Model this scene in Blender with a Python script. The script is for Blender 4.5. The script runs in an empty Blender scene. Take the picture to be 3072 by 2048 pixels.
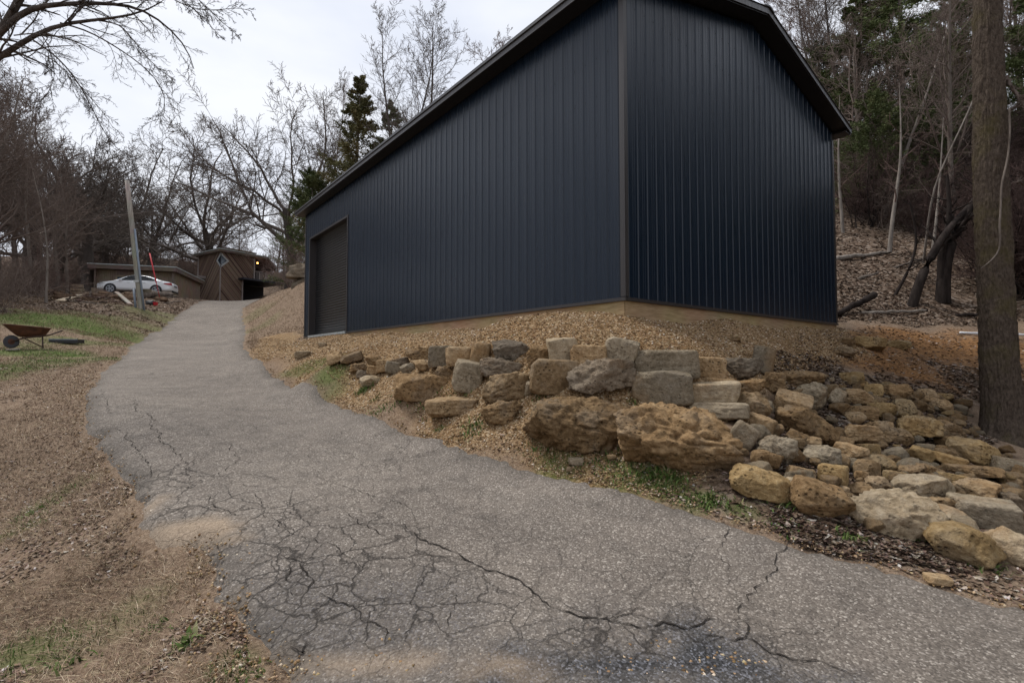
import bpy, bmesh, math, random
import numpy as np
from mathutils import Vector, Matrix
from mathutils.geometry import delaunay_2d_cdt

S = bpy.context.scene
COL = S.collection
R = math.radians
# ------------------------------------------------------------------ camera, sky, sun, exposure
EYE = 1.5
F = 1516.0                 # focal length in pixels of the 3072 px wide photograph
PITCH = R(2.27)
cam = bpy.data.cameras.new('camera')
cam.sensor_width = 36.0
cam.lens = 36.0 * F / 3072.0
cam.clip_start = 0.05
cam.clip_end = 2000
camo = bpy.data.objects.new('camera', cam)
COL.objects.link(camo)
camo.location = (0, 0, EYE)
camo.rotation_euler = (R(90) + PITCH, 0, 0)
S.camera = camo

SUN_EL, SUN_ROT = R(60), R(300)
world = bpy.data.worlds.new("World")
S.world = world
world.use_nodes = True
wn, wl = world.node_tree.nodes, world.node_tree.links
wn.clear()
wo = wn.new('ShaderNodeOutputWorld')
bg = wn.new('ShaderNodeBackground')
sky = wn.new('ShaderNodeTexSky')
sky.sky_type = 'NISHITA'
sky.sun_disc = False
sky.sun_elevation = SUN_EL
sky.sun_rotation = SUN_ROT
sky.air_density = 1.0
sky.dust_density = 4.0
tc = wn.new('ShaderNodeTexCoord')
mp = wn.new('ShaderNodeMapping')
mp.inputs['Scale'].default_value = (1.0, 1.0, 2.6)
nz = wn.new('ShaderNodeTexNoise')
nz.inputs['Scale'].default_value = 1.7
nz.inputs['Detail'].default_value = 5
nz.inputs['Roughness'].default_value = 0.55
ramp = wn.new('ShaderNodeValToRGB')
ramp.color_ramp.elements[0].position = 0.36
ramp.color_ramp.elements[0].color = (6.0, 6.4, 7.35, 1)
ramp.color_ramp.elements[1].position = 0.62
ramp.color_ramp.elements[1].color = (7.5, 7.7, 8.15, 1)
mix = wn.new('ShaderNodeMixRGB')
mix.inputs['Fac'].default_value = 0.95
wl.new(tc.outputs['Generated'], mp.inputs['Vector'])
wl.new(mp.outputs['Vector'], nz.inputs['Vector'])
wl.new(nz.outputs['Fac'], ramp.inputs['Fac'])
wl.new(sky.outputs['Color'], mix.inputs['Color1'])
wl.new(ramp.outputs['Color'], mix.inputs['Color2'])
wl.new(mix.outputs['Color'], bg.inputs['Color'])
bg.inputs['Strength'].default_value = 0.075
wl.new(bg.outputs['Background'], wo.inputs['Surface'])

sun = bpy.data.lights.new('sun', 'SUN')
sun.energy = 1.5
sun.angle = R(18)
sun.color = (1.0, 0.96, 0.9)
suno = bpy.data.objects.new('sun', sun)
COL.objects.link(suno)
# sky rotation 0 = +Y, clockwise seen from above
_sd = Vector((math.sin(SUN_ROT) * math.cos(SUN_EL), math.cos(SUN_ROT) * math.cos(SUN_EL), math.sin(SUN_EL)))
suno.rotation_euler = (-_sd).to_track_quat('-Z', 'Y').to_euler()

S.view_settings.view_transform = 'Standard'
S.view_settings.look = 'None'
S.view_settings.exposure = 0.82
S.view_settings.gamma = 1.0

# ------------------------------------------------------------------ helpers
CP, SP = math.cos(PITCH), math.sin(PITCH)

def ray(px, py):
    u, v = (px - 1536.0) / F, (1024.0 - py) / F
    y = CP - v * SP
    return u / y, (SP + v * CP) / y            # dX/dY, dZ/dY

def P(px, py, Y):
    a, b = ray(px, py)
    return (a * Y, Y, b * Y + EYE)

def tag(o, label=None, cat=None, group=None, kind=None):
    if label: o['label'] = label
    if cat: o['category'] = cat
    if group: o['group'] = group
    if kind: o['kind'] = kind
    return o

def empty(name, loc=(0, 0, 0), rz=0.0):
    o = bpy.data.objects.new(name, None)
    o.empty_display_size = 0.2
    COL.objects.link(o)
    o.location = loc
    o.rotation_euler = (0, 0, rz)
    return o

def mesh_np(name, V, Fc, mat=None, parent=None, smooth=False, loc=None):
    """V (n,3), Fc: array (m,k) or list of arrays / lists of faces"""
    me = bpy.data.meshes.new(name)
    V = np.asarray(V, dtype=np.float32)
    if isinstance(Fc, np.ndarray):
        groups = [Fc]
    else:
        groups = Fc
    groups = [np.asarray(g, dtype=np.int32) for g in groups if len(g)]
    me.vertices.add(len(V))
    me.vertices.foreach_set('co', V.ravel())
    loops = np.concatenate([g.ravel() for g in groups])
    tot = np.concatenate([np.full(len(g), g.shape[1], np.int32) for g in groups])
    start = np.concatenate([[0], np.cumsum(tot)[:-1]]).astype(np.int32)
    me.loops.add(len(loops))
    me.loops.foreach_set('vertex_index', loops.astype(np.int32))
    me.polygons.add(len(tot))
    me.polygons.foreach_set('loop_start', start)
    try:
        me.polygons.foreach_set('loop_total', tot)
    except Exception:
        pass
    if smooth:
        me.polygons.foreach_set('use_smooth', np.ones(len(tot), bool))
    me.update(calc_edges=True)
    me.validate()
    if mat is not None:
        for m in (mat if isinstance(mat, (list, tuple)) else [mat]):
            me.materials.append(m)
    o = bpy.data.objects.new(name, me)
    COL.objects.link(o)
    if parent is not None: o.parent = parent
    if loc is not None: o.location = loc
    return o

class MB:
    """collects boxes, prisms and tubes into one mesh"""
    def __init__(s): s.v = []; s.f = []; s.m = []; s.mi = 0
    def add(s, vs, fs):
        n = len(s.v)
        s.v += [tuple(v) for v in vs]
        s.f += [tuple(i + n for i in f) for f in fs]
        s.m += [s.mi] * len(fs)
        return s
    def box(s, c, d, rz=0.0, M=None):
        hx, hy, hz = d[0] / 2, d[1] / 2, d[2] / 2
        vs = [Vector((x, y, z)) for z in (-hz, hz) for y in (-hy, hy) for x in (-hx, hx)]
        A = Matrix.Rotation(rz, 3, 'Z') if M is None else M
        vs = [A @ v + Vector(c) for v in vs]
        return s.add(vs, [(0, 2, 3, 1), (4, 5, 7, 6), (0, 1, 5, 4), (2, 6, 7, 3), (0, 4, 6, 2), (1, 3, 7, 5)])
    def bx(s, x0, x1, y0, y1, z0, z1):
        return s.box(((x0 + x1) / 2, (y0 + y1) / 2, (z0 + z1) / 2), (x1 - x0, y1 - y0, z1 - z0))
    def beam(s, a, b, w, h):
        a, b = Vector(a), Vector(b)
        d = (b - a); L = d.length; d.normalize()
        up = Vector((0, 0, 1)) if abs(d.z) < 0.95 else Vector((1, 0, 0))
        x = d.cross(up).normalized(); z = x.cross(d)
        M = Matrix((x, d, z)).transposed()
        return s.box((a + b) / 2, (w, L, h), M=M)
    def tube(s, pts, r, n=10, cap=True):
        pts = [Vector(p) for p in pts]
        rs = r if isinstance(r, (list, tuple)) else [r] * len(pts)
        base = []
        ref = None
        for i, p in enumerate(pts):
            t = (pts[min(i + 1, len(pts) - 1)] - pts[max(i - 1, 0)]).normalized()
            if ref is None:
                ref = Vector((0, 0, 1)) if abs(t.z) < 0.9 else Vector((1, 0, 0))
            x = t.cross(ref).normalized(); y = t.cross(x).normalized(); ref = x.cross(t) * 1.0
            if ref.length < 1e-6: ref = Vector((0, 0, 1))
            base += [p + (x * math.cos(2 * math.pi * k / n) + y * math.sin(2 * math.pi * k / n)) * rs[i] for k in range(n)]
        fs = []
        for i in range(len(pts) - 1):
            for k in range(n):
                a, b = i * n + k, i * n + (k + 1) % n
                fs.append((a, b, b + n, a + n))
        if cap:
            fs.append(tuple(reversed(range(n))))
            fs.append(tuple(range((len(pts) - 1) * n, len(pts) * n)))
        return s.add(base, fs)
    def cyl(s, a, b, r, n=16): return s.tube([a, b], r, n)
    def prism(s, poly, z0, z1):
        n = len(poly)
        vs = [(x, y, z0) for x, y in poly] + [(x, y, z1) for x, y in poly]
        fs = [tuple(reversed(range(n))), tuple(range(n, 2 * n))]
        fs += [(i, (i + 1) % n, n + (i + 1) % n, n + i) for i in range(n)]
        return s.add(vs, fs)
    def build(s, name, mat, parent=None, bevel=0.0, smooth=False, subsurf=0, recalc=True):
        me = bpy.data.meshes.new(name)
        me.from_pydata(s.v, [], s.f)
        for m in (mat if isinstance(mat, (list, tuple)) else [mat]): me.materials.append(m)
        if any(s.m): me.polygons.foreach_set('material_index', s.m)
        if recalc or bevel:
            bm = bmesh.new(); bm.from_mesh(me)
            if recalc: bmesh.ops.recalc_face_normals(bm, faces=bm.faces)
            bm.to_mesh(me); bm.free()
        if smooth:
            me.polygons.foreach_set('use_smooth', [True] * len(me.polygons))
        me.update()
        o = bpy.data.objects.new(name, me)
        COL.objects.link(o)
        if parent is not None: o.parent = parent
        if bevel:
            b = o.modifiers.new('bevel', 'BEVEL'); b.width = bevel; b.segments = 2; b.limit_method = 'ANGLE'
        if subsurf:
            q = o.modifiers.new('sub', 'SUBSURF'); q.levels = q.render_levels = subsurf
        return o

def copy_tree(o, parent=None):
    c = o.copy()
    COL.objects.link(c)
    c.parent = parent
    for ch in o.children:
        copy_tree(ch, c)
    return c

# ---- value noise
def _h2(ix, iy, s):
    n = (ix * 374761393 + iy * 668265263 + s * 974634777) & 0xFFFFFFFF
    n = ((n ^ (n >> 13)) * 1274126177) & 0xFFFFFFFF
    return ((n ^ (n >> 16)) & 0xFFFF) / 65535.0

def vn2(x, y, s=0):
    x = np.asarray(x, float); y = np.asarray(y, float)
    xi = np.floor(x).astype(np.int64); yi = np.floor(y).astype(np.int64)
    fx = x - xi; fy = y - yi
    fx = fx * fx * (3 - 2 * fx); fy = fy * fy * (3 - 2 * fy)
    a = _h2(xi, yi, s); b = _h2(xi + 1, yi, s); c = _h2(xi, yi + 1, s); d = _h2(xi + 1, yi + 1, s)
    return (a * (1 - fx) + b * fx) * (1 - fy) + (c * (1 - fx) + d * fx) * fy

def fbm2(x, y, s=0, o=4):
    t = 0; a = 1; tot = 0
    for k in range(o):
        t = t + a * (vn2(x, y, s + k * 17) - 0.5); tot += a
        a *= 0.5; x = x * 2.03 + 5.1; y = y * 2.03 + 1.7
    return t / tot * 2

def _h3(ix, iy, iz, s):
    n = (ix * 374761393 + iy * 668265263 + iz * 1440662683 + s * 974634777) & 0xFFFFFFFF
    n = ((n ^ (n >> 13)) * 1274126177) & 0xFFFFFFFF
    return ((n ^ (n >> 16)) & 0xFFFF) / 65535.0

def vn3(p, s=0):
    i = np.floor(p).astype(np.int64); f = p - i
    f = f * f * (3 - 2 * f)
    r = 0
    for dx in (0, 1):
        for dy in (0, 1):
            for dz in (0, 1):
                w = (f[:, 0] if dx else 1 - f[:, 0]) * (f[:, 1] if dy else 1 - f[:, 1]) * (f[:, 2] if dz else 1 - f[:, 2])
                r = r + w * _h3(i[:, 0] + dx, i[:, 1] + dy, i[:, 2] + dz, s)
    return r

def fbm3(p, s=0, o=3):
    t = 0; a = 1; tot = 0
    for k in range(o):
        t = t + a * (vn3(p, s + k * 13) - 0.5); tot += a
        a *= 0.5; p = p * 2.1 + 3.3
    return t / tot * 2

# ------------------------------------------------------------------ materials
def nmat(name):
    m = bpy.data.materials.new(name)
    m.use_nodes = True
    nt = m.node_tree
    return m, nt.nodes, nt.links, nt.nodes['Principled BSDF']

def N(nodes, t, **kw):
    n = nodes.new(t)
    for k, v in kw.items():
        if hasattr(n, k) and not k[0].isupper(): setattr(n, k, v)
    return n

def noise(nodes, links, scale, detail=4, rough=0.55, vec=None, dim=None):
    n = nodes.new('ShaderNodeTexNoise')
    n.inputs['Scale'].default_value = scale
    n.inputs['Detail'].default_value = detail
    n.inputs['Roughness'].default_value = rough
    if vec is not None: links.new(vec, n.inputs['Vector'])
    return n

def cramp(nodes, links, fac, stops):
    r = nodes.new('ShaderNodeValToRGB')
    el = r.color_ramp.elements
    while len(el) < len(stops): el.new(0.5)
    for e, (p, c) in zip(el, stops):
        e.position = p
        e.color = (*c, 1) if len(c) == 3 else c
    links.new(fac, r.inputs['Fac'])
    return r

def mixc(nodes, links, fac, a, b, mode='MIX'):
    m = nodes.new('ShaderNodeMixRGB')
    m.blend_type = mode
    for k, v in (('Fac', fac), ('Color1', a), ('Color2', b)):
        if hasattr(v, 'links') or hasattr(v, 'is_output'): links.new(v, m.inputs[k])
        elif isinstance(v, (int, float)): m.inputs[k].default_value = v
        else: m.inputs[k].default_value = (*v, 1) if len(v) == 3 else v
    return m

def math_(nodes, links, op, a, b=None, clamp=False):
    m = nodes.new('ShaderNodeMath'); m.operation = op; m.use_clamp = clamp
    for i, v in enumerate((a, b)):
        if v is None: continue
        if isinstance(v, (int, float)): m.inputs[i].default_value = v
        else: links.new(v, m.inputs[i])
    return m

def bump(nodes, links, bsdf, h, strength=0.5, dist=0.02):
    b = nodes.new('ShaderNodeBump')
    b.inputs['Strength'].default_value = strength
    b.inputs['Distance'].default_value = dist
    links.new(h, b.inputs['Height'])
    links.new(b.outputs['Normal'], bsdf.inputs['Normal'])
    return b

def simple(name, col, rough=0.6, metal=0.0, spec=0.5, var=0.15, scale=6.0, bmp=0.0):
    m, n, l, b = nmat(name)
    t = n.new('ShaderNodeTexCoord')
    nn = noise(n, l, scale, 5, 0.6, t.outputs['Object'])
    c0 = tuple(max(0, c * (1 - var)) for c in col); c1 = tuple(min(1, c * (1 + var)) for c in col)
    r = cramp(n, l, nn.outputs['Fac'], [(0.3, c0), (0.7, c1)])
    l.new(r.outputs['Color'], b.inputs['Base Color'])
    b.inputs['Roughness'].default_value = rough
    b.inputs['Metallic'].default_value = metal
    b.inputs['Specular IOR Level'].default_value = spec
    if bmp: bump(n, l, b, nn.outputs['Fac'], bmp, 0.02)
    return m

def wood(name, c0, c1, rough=0.8, scale=(2, 2, 14), rot=None, bmp=0.3):
    m, n, l, b = nmat(name)
    t = n.new('ShaderNodeTexCoord')
    mp = n.new('ShaderNodeMapping'); mp.inputs['Scale'].default_value = scale
    if rot: mp.inputs['Rotation'].default_value = rot
    l.new(t.outputs['Object'], mp.inputs['Vector'])
    nn = noise(n, l, 3.0, 6, 0.65, mp.outputs['Vector'])
    n2 = noise(n, l, 0.9, 3, 0.5, t.outputs['Object'])
    r = cramp(n, l, nn.outputs['Fac'], [(0.3, c0), (0.7, c1)])
    mx = mixc(n, l, 0.35, r.outputs['Color'], n2.outputs['Color'], 'SOFT_LIGHT')
    l.new(mx.outputs['Color'], b.inputs['Base Color'])
    b.inputs['Roughness'].default_value = rough
    b.inputs['Specular IOR Level'].default_value = 0.2
    bump(n, l, b, nn.outputs['Fac'], bmp, 0.01)
    return m

# ------------------------------------------------------------------ terrain
_ZR = [(0, -1.56), (2.4, -1.5), (3.1, -1.4), (4, -1.23), (5, -1.07), (7, -.75), (9, -.48), (12, -.1), (16, .28), (20, .62), (24, 1.4),
       (27, 2.1), (34, 3.78), (38, 4.32), (42, 4.76), (50, 5.62), (60, 6.4)]
def zr(Y): return float(np.interp(Y, [a for a, _ in _ZR], [b for _, b in _ZR]))

def road_pt(px, py):
    a, b = ray(px, py)
    prev = 0.8
    Y = 0.8
    while Y < 46:
        if zr(Y) >= b * Y: break
        prev = Y; Y += 0.05
    lo, hi = prev, Y
    for _ in range(20):
        mid = (lo + hi) / 2
        if zr(mid) >= b * mid: hi = mid
        else: lo = mid
    Y = (lo + hi) / 2
    return (a * Y, Y)

RIGHT_PX = [(2392, 2048 + 900), (3900, 2130), (3400, 1950), (3072, 1832), (2867, 1770), (2633, 1694), (2400, 1630), (2196, 1560), (2050, 1519), (1875, 1467), (1735, 1440), (1595, 1402),
            (1455, 1363), (1385, 1340), (1268, 1300), (1188, 1277), (1080, 1229), (987, 1197), (893, 1160), (815, 1118), (762, 1085), (735, 1060),
            (733, 1030), (741, 994), (731, 956), (728, 925)][1:]
LEFT_PX = [(836, 2048), (770, 1960), (679, 1855), (614, 1737), (560, 1660), (431, 1580), (405, 1515), (340, 1424), (287, 1345), (248, 1280),
           (235, 1221), (255, 1175), (307, 1110), (334, 1093), (372, 1058), (407, 1029), (471, 994), (519, 959), (554, 931), (568, 917)]
RIGHT = [road_pt(*p) for p in RIGHT_PX]
LEFT = [road_pt(*p) for p in LEFT_PX]
RIGHT = RIGHT + [(-19.5, 42.5), (-20.5, 48.0)]
LEFT = [(0.3, -2.0), (-0.6, 1.0)] + LEFT + [(-24.6, 42.5), (-30.0, 46.0), (-27, 48.5)]
RIGHT = [(8.0, -2.0)] + RIGHT

ctrl = []
def C(*pts):
    for p in pts: ctrl.append(p)
def CP_(px, py, Y):
    x, y, z = P(px, py, Y); ctrl.append((x, y, z - EYE))
for (x, y) in LEFT + RIGHT:
    C((x, y, zr(max(y, 0))))
for i in range(1, 20):
    l = LEFT[2 + i]; C(((l[0] + 1.6), l[1], zr(l[1])))
# away from the photograph's near zone
C((-10, -8, -1.6), (0, -8, -1.8), (10, -8, -1.9), (-25, -8, -1.4), (28, -10, 1.5), (0, -40, -3), (-40, -40, -1), (50, -40, 8), (-5, 0, -1.65), (-8, 3, -1.55), (-3.2, 1.5, -1.62))
# dirt verge, lawn and wood on the driver's left
CP_(0, 1300, 7.0); CP_(0, 1560, 4.8); CP_(300, 1800, 3.4); CP_(300, 1950, 2.9); CP_(0, 1100, 11.5); CP_(80, 1048, 14.5); CP_(250, 1200, 7.6); CP_(100, 1400, 5.9)
CP_(200, 1000, 18); CP_(300, 960, 21.5); CP_(420, 925, 27); CP_(250, 886, 30.5); CP_(400, 884, 32.5); CP_(0, 930, 20); CP_(0, 900, 23); CP_(200, 912, 25); CP_(500, 893, 35)
CP_(520, 926, 31)
C((-27.4, 37, 4.85), (-31, 45, 5.1), (-40, 40, 5.2), (-50, 30, 5.0), (-36, 25, 3.6), (-30, 15, 1.9), (-25, 8, .3), (-20, 0, -1), (-29, 50, 5.85), (-22, 50, 5.85),
  (-35, 60, 7.5), (-28, 72, 13), (-45, 72, 13), (-60, 80, 17), (-62, 55, 8), (-80, 20, 6), (-78, 60, 13), (-12, 70, 14), (-80, -20, 3), (-24.5, 40, 4.85), (-33, 37, 4.9))
# bank on the other side of the driveway
CP_(760, 965, 27); CP_(850, 950, 24); CP_(850, 1000, 20.5); CP_(800, 1062, 17); CP_(900, 850, 27); CP_(787, 897, 33); CP_(835, 876, 33); CP_(880, 862, 33); CP_(760, 912, 36); CP_(800, 895, 40)
C((-7.77, 18.9, .81), (-4.9, 15.3, .80), (-6.3, 17.1, .81), (-9.2, 18.4, .72), (-7.3, 14.8, .45), (-5.6, 12.6, .35), (-5, 28, 5.4), (-14, 38, 6.4), (-20, 52, 6.5), (0, 25, 4.0), (6, 21, 3.8), (-3, 24, 2.6), (3, 18, 1.6))
# building perimeter
C((1.6, 7.1, .62), (0.25, 8.75, .64), (-1.25, 10.55, .66), (-2.95, 12.65, .71), (3.05, 8.2, .64), (4.55, 9.42, .67), (6.25, 10.75, .73), (7.85, 12.05, .82))
C((2.6, 10, .6), (1, 13, .6), (-2, 16, .6), (5, 14, .7))
# embankment rows
CP_(1000, 1075, 9); CP_(1200, 1040, 9); CP_(1200, 1160, 7.4); CP_(1000, 1170, 8.3); CP_(1400, 1180, 6.5); CP_(1400, 1060, 6.95); CP_(1300, 1250, 6.6); CP_(1500, 1330, 5.5)
CP_(1600, 1260, 5.75); CP_(1600, 1190, 6.0); CP_(1600, 1045, 6.45)
CP_(1800, 1385, 5.0); CP_(1750, 1235, 5.5); CP_(1750, 1200, 5.7); CP_(1750, 1040, 6.1); CP_(1800, 990, 6.55)
CP_(2050, 1430, 4.6); CP_(2080, 1290, 5.1); CP_(2000, 1225, 5.6); CP_(2000, 1062, 6.05); CP_(2150, 1200, 5.75); CP_(2150, 1075, 6.3); CP_(2000, 1000, 6.7)
CP_(2300, 1095, 6.9); CP_(2280, 1190, 6.2); CP_(2250, 1300, 5.2); CP_(2250, 1440, 4.45); CP_(2450, 1060, 9.2); CP_(2510, 1010, 11); CP_(2520, 985, 12.3); CP_(2350, 1000, 9.3); CP_(2200, 960, 8.7)
# stone spill, dirt shelf and hillside
CP_(2600, 1200, 7.8); CP_(2500, 1300, 6); CP_(2700, 1300, 6.3); CP_(2700, 1450, 4.9); CP_(2900, 1500, 4.6); CP_(3050, 1600, 4.1); CP_(2900, 1300, 7); CP_(3050, 1450, 5.3); CP_(2700, 1150, 8.8)
CP_(2600, 1100, 9.2); CP_(3010, 1320, 8); CP_(3070, 1230, 9.2); CP_(2900, 1150, 9.6); CP_(2750, 1060, 11); CP_(2900, 1000, 12.6); CP_(3060, 1010, 12.6); CP_(2700, 965, 13.6); CP_(2520, 965, 13.5)
CP_(2450, 1500, 4.25); CP_(2600, 1560, 4.0)
CP_(2520, 700, 22); CP_(2800, 850, 16.7); CP_(2800, 740, 19.8); CP_(2520, 850, 16.8); CP_(2520, 600, 27); CP_(3072, 800, 18); CP_(3072, 900, 15.2)
C((13, 6, -1.0), (16, 11, .9), (20, 14, 3.2), (12, 1, -1.4), (20, 3, .5), (26, 8, 4), (35, 12, 9), (28, 25, 11), (20, 40, 15), (40, 40, 20), (0, 40, 11), (8, 32, 9.5), (-8, 40, 8.6),
  (40, -5, 6), (60, 20, 17), (60, 60, 27), (0, 80, 20), (30, 80, 26), (-30, 95, 15))
ctrl = np.array(ctrl, float)
_, keep = np.unique(np.round(ctrl[:, :2], 1), axis=0, return_index=True)
ctrl = ctrl[np.sort(keep)]
CM = 0.35
def _phi(d2): return np.sqrt(d2 + CM * CM)
_n = len(ctrl)
_A = np.zeros((_n + 3, _n + 3))
_d2 = ((ctrl[:, None, :2] - ctrl[None, :, :2]) ** 2).sum(-1)
_A[:_n, :_n] = _phi(_d2) - 0.02 * np.eye(_n)
_A[:_n, _n:] = np.c_[np.ones(_n), ctrl[:, :2]]
_A[_n:, :_n] = _A[:_n, _n:].T
_w = np.linalg.solve(_A, np.r_[ctrl[:, 2], 0, 0, 0])

def H0(x, y):
    x = np.atleast_1d(np.asarray(x, float)); y = np.atleast_1d(np.asarray(y, float))
    out = np.empty(x.shape)
    fx, fy, fo = x.ravel(), y.ravel(), out.reshape(-1)
    for a in range(0, len(fx), 20000):
        b = a + 20000
        d2 = (fx[a:b, None] - ctrl[None, :, 0]) ** 2 + (fy[a:b, None] - ctrl[None, :, 1]) ** 2
        fo[a:b] = _phi(d2) @ _w[:_n] + _w[_n] + _w[_n + 1] * fx[a:b] + _w[_n + 2] * fy[a:b]
    return out + EYE

ROAD_POLY = np.array(LEFT + RIGHT[::-1])
def poly_sd(poly, x, y):
    """signed distance to a polygon: negative inside"""
    poly = np.asarray(poly, float)
    a = poly; b = np.roll(poly, -1, 0)
    x = np.asarray(x, float).ravel(); y = np.asarray(y, float).ravel()
    d = np.full(x.shape, 1e9); ins = np.zeros(x.shape, bool)
    for (ax, ay), (bx, by) in zip(a, b):
        ex, ey = bx - ax, by - ay
        L = ex * ex + ey * ey + 1e-12
        t = np.clip(((x - ax) * ex + (y - ay) * ey) / L, 0, 1)
        d = np.minimum(d, np.hypot(x - ax - t * ex, y - ay - t * ey))
        c = ((ay > y) != (by > y)) & (x < (bx - ax) * (y - ay) / (by - ay + 1e-12) + ax)
        ins ^= c
    return np.where(ins, -d, d)

def sstep(a, b, v):
    t = np.clip((v - a) / (b - a), 0, 1)
    return t * t * (3 - 2 * t)

def HN(x, y, road_sd=None):
    """ground height with its unevenness; lowered under the driveway"""
    z = H0(x, y)
    sd = poly_sd(ROAD_POLY, x, y).reshape(z.shape) if road_sd is None else road_sd
    off = sstep(0.0, 0.6, sd)
    far = sstep(12, 30, np.hypot(x, y))
    z = z + off * (fbm2(np.asarray(x) * 0.9, np.asarray(y) * 0.9, 3, 4) * (0.07 + 0.22 * far * (1 - .8 * ((np.asarray(x) < -8) & (np.asarray(x) > -24) & (np.asarray(y) < 46)) )) + fbm2(np.asarray(x) * 4, np.asarray(y) * 4, 9, 3) * 0.025)
    z = z - 0.09 * sstep(0.02, -0.25, sd)
    return z

def ground_at(px, py, y0=1.5, y1=60):
    a, b = ray(px, py)
    Y = np.concatenate([np.arange(y0, 16, 0.04), np.arange(16, y1, 0.15)])
    z = H0(a * Y, Y)
    hit = np.nonzero(z >= b * Y + EYE)[0]
    k = hit[0] if len(hit) else len(Y) - 1
    Yk = Y[k]
    return (a * Yk, Yk, float(z[k]))

def axis(lo, hi, dl, dh, fine, mid, coarse_to):
    v = list(np.arange(dl, dh, fine))
    s = fine
    x = dh
    while x < hi:
        v.append(x); s = min(s * 1.06, mid if x < coarse_to else 6.0); x += s
    v.append(hi)
    s = fine; x = dl
    while x > lo:
        s = min(s * 1.06, mid if x > -coarse_to else 6.0); x -= s; v.insert(0, x)
    return np.array(v)

gx = axis(-260, 260, -8.0, 9.0, 0.075, 0.5, 60)
gy = axis(-120, 320, 1.6, 13.0, 0.075, 0.5, 70)
GX, GY = np.meshgrid(gx, gy)
cx, cy = np.clip(GX, -80, 60), np.clip(GY, -40, 92)
sdg = poly_sd(ROAD_POLY, GX, GY).reshape(GX.shape)
GZ = HN(cx, cy, sdg)
# ------------------------------------------------------------------ ground sheet
def px_poly(pts): return np.array([ground_at(*p)[:2] for p in pts])
GRAVEL = px_poly([(905, 1014), (1200, 984), (1500, 946), (1876, 922), (2200, 942), (2500, 974), (2570, 1030), (2500, 1085), (2400, 1130), (2330, 1180), (2250, 1260), (2180, 1300),
                  (2060, 1470), (1900, 1470), (1735, 1440), (1595, 1402), (1455, 1363), (1268, 1300), (1188, 1277), (1080, 1229), (1010, 1180), (960, 1110), (850, 1078), (775, 1075), (745, 1050), (790, 1012), (870, 1000)])
DIRT = px_poly([(2400, 1040), (2520, 985), (2700, 995), (2960, 1008), (3072, 1020), (3300, 1050), (3300, 1200), (2950, 1190), (2750, 1150), (2600, 1115), (2480, 1090)])
SPILL = px_poly([(2330, 1100), (2480, 1080), (2700, 1150), (2900, 1200), (3072, 1400), (3072, 1790), (2867, 1765), (2400, 1620), (2060, 1500), (2230, 1280)])
GRASS = []
for (px, py, r, w) in [(40, 1105, 1.3, .9), (190, 1062, 1.2, 1), (120, 1085, 1.0, .9), (330, 1008, 1.6, 1), (240, 1030, 1.2, .6), (430, 985, 1.8, .55), (180, 965, 2.4, .95), (100, 968, 2.0, .7),
                       (290, 955, 2.2, .6), (280, 1080, 1.0, .7), (380, 1035, 1.2, .5), (470, 950, 2.0, .45), (40, 1048, 1.6, .8),
                       (930, 1100, .55, .6), (985, 1125, .45, .8), (1005, 1165, .3, .5), (130, 1510, .35, .5), (60, 1580, .25, .5), (90, 1990, .25, .6), (380, 1850, .2, .3), (700, 2000, .12, .5),
                       (1680, 1400, .25, .6), (1900, 1420, .3, .8), (2000, 1460, .22, .9), (2090, 1510, .2, .8), (2220, 1540, .15, .6), (760, 990, 1.0, .35), (780, 940, 1.6, .3)]:
    g = ground_at(px, py)
    GRASS.append((g[0], g[1], r, w))

def zones(x, y):
    x = np.asarray(x, float); y = np.asarray(y, float)
    sh = x.shape
    n1 = fbm2(x * 1.3, y * 1.3, 21, 4); n2 = fbm2(x * 0.35, y * 0.35, 41, 3)
    sg = poly_sd(GRAVEL, x, y).reshape(sh); sdirt = poly_sd(DIRT, x, y).reshape(sh); ss = poly_sd(SPILL, x, y).reshape(sh)
    gravel = sstep(0.25, -0.25, sg + n1 * 0.5)
    dirt = sstep(0.5, -0.5, sdirt + n1 * 1.0)
    grass = np.zeros(sh)
    for (a, b, r, w) in GRASS:
        d = np.hypot(x - a, y - b)
        grass = np.maximum(grass, w * sstep(r * 1.25, r * 0.35, d + n1 * r * 0.8))
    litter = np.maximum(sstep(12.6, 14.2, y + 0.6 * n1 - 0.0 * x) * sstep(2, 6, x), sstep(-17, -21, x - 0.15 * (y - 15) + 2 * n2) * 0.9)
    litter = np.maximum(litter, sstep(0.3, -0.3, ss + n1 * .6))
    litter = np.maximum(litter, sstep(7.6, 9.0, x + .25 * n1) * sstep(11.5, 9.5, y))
    return gravel, dirt, grass, litter, n1, n2

zg, zd, zgr, zl, _, _ = zones(cx, cy)
nx, ny = len(gx), len(gy)
idx = np.arange(nx * ny).reshape(ny, nx)
quads = np.stack([idx[:-1, :-1], idx[:-1, 1:], idx[1:, 1:], idx[1:, :-1]], -1).reshape(-1, 4)

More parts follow.
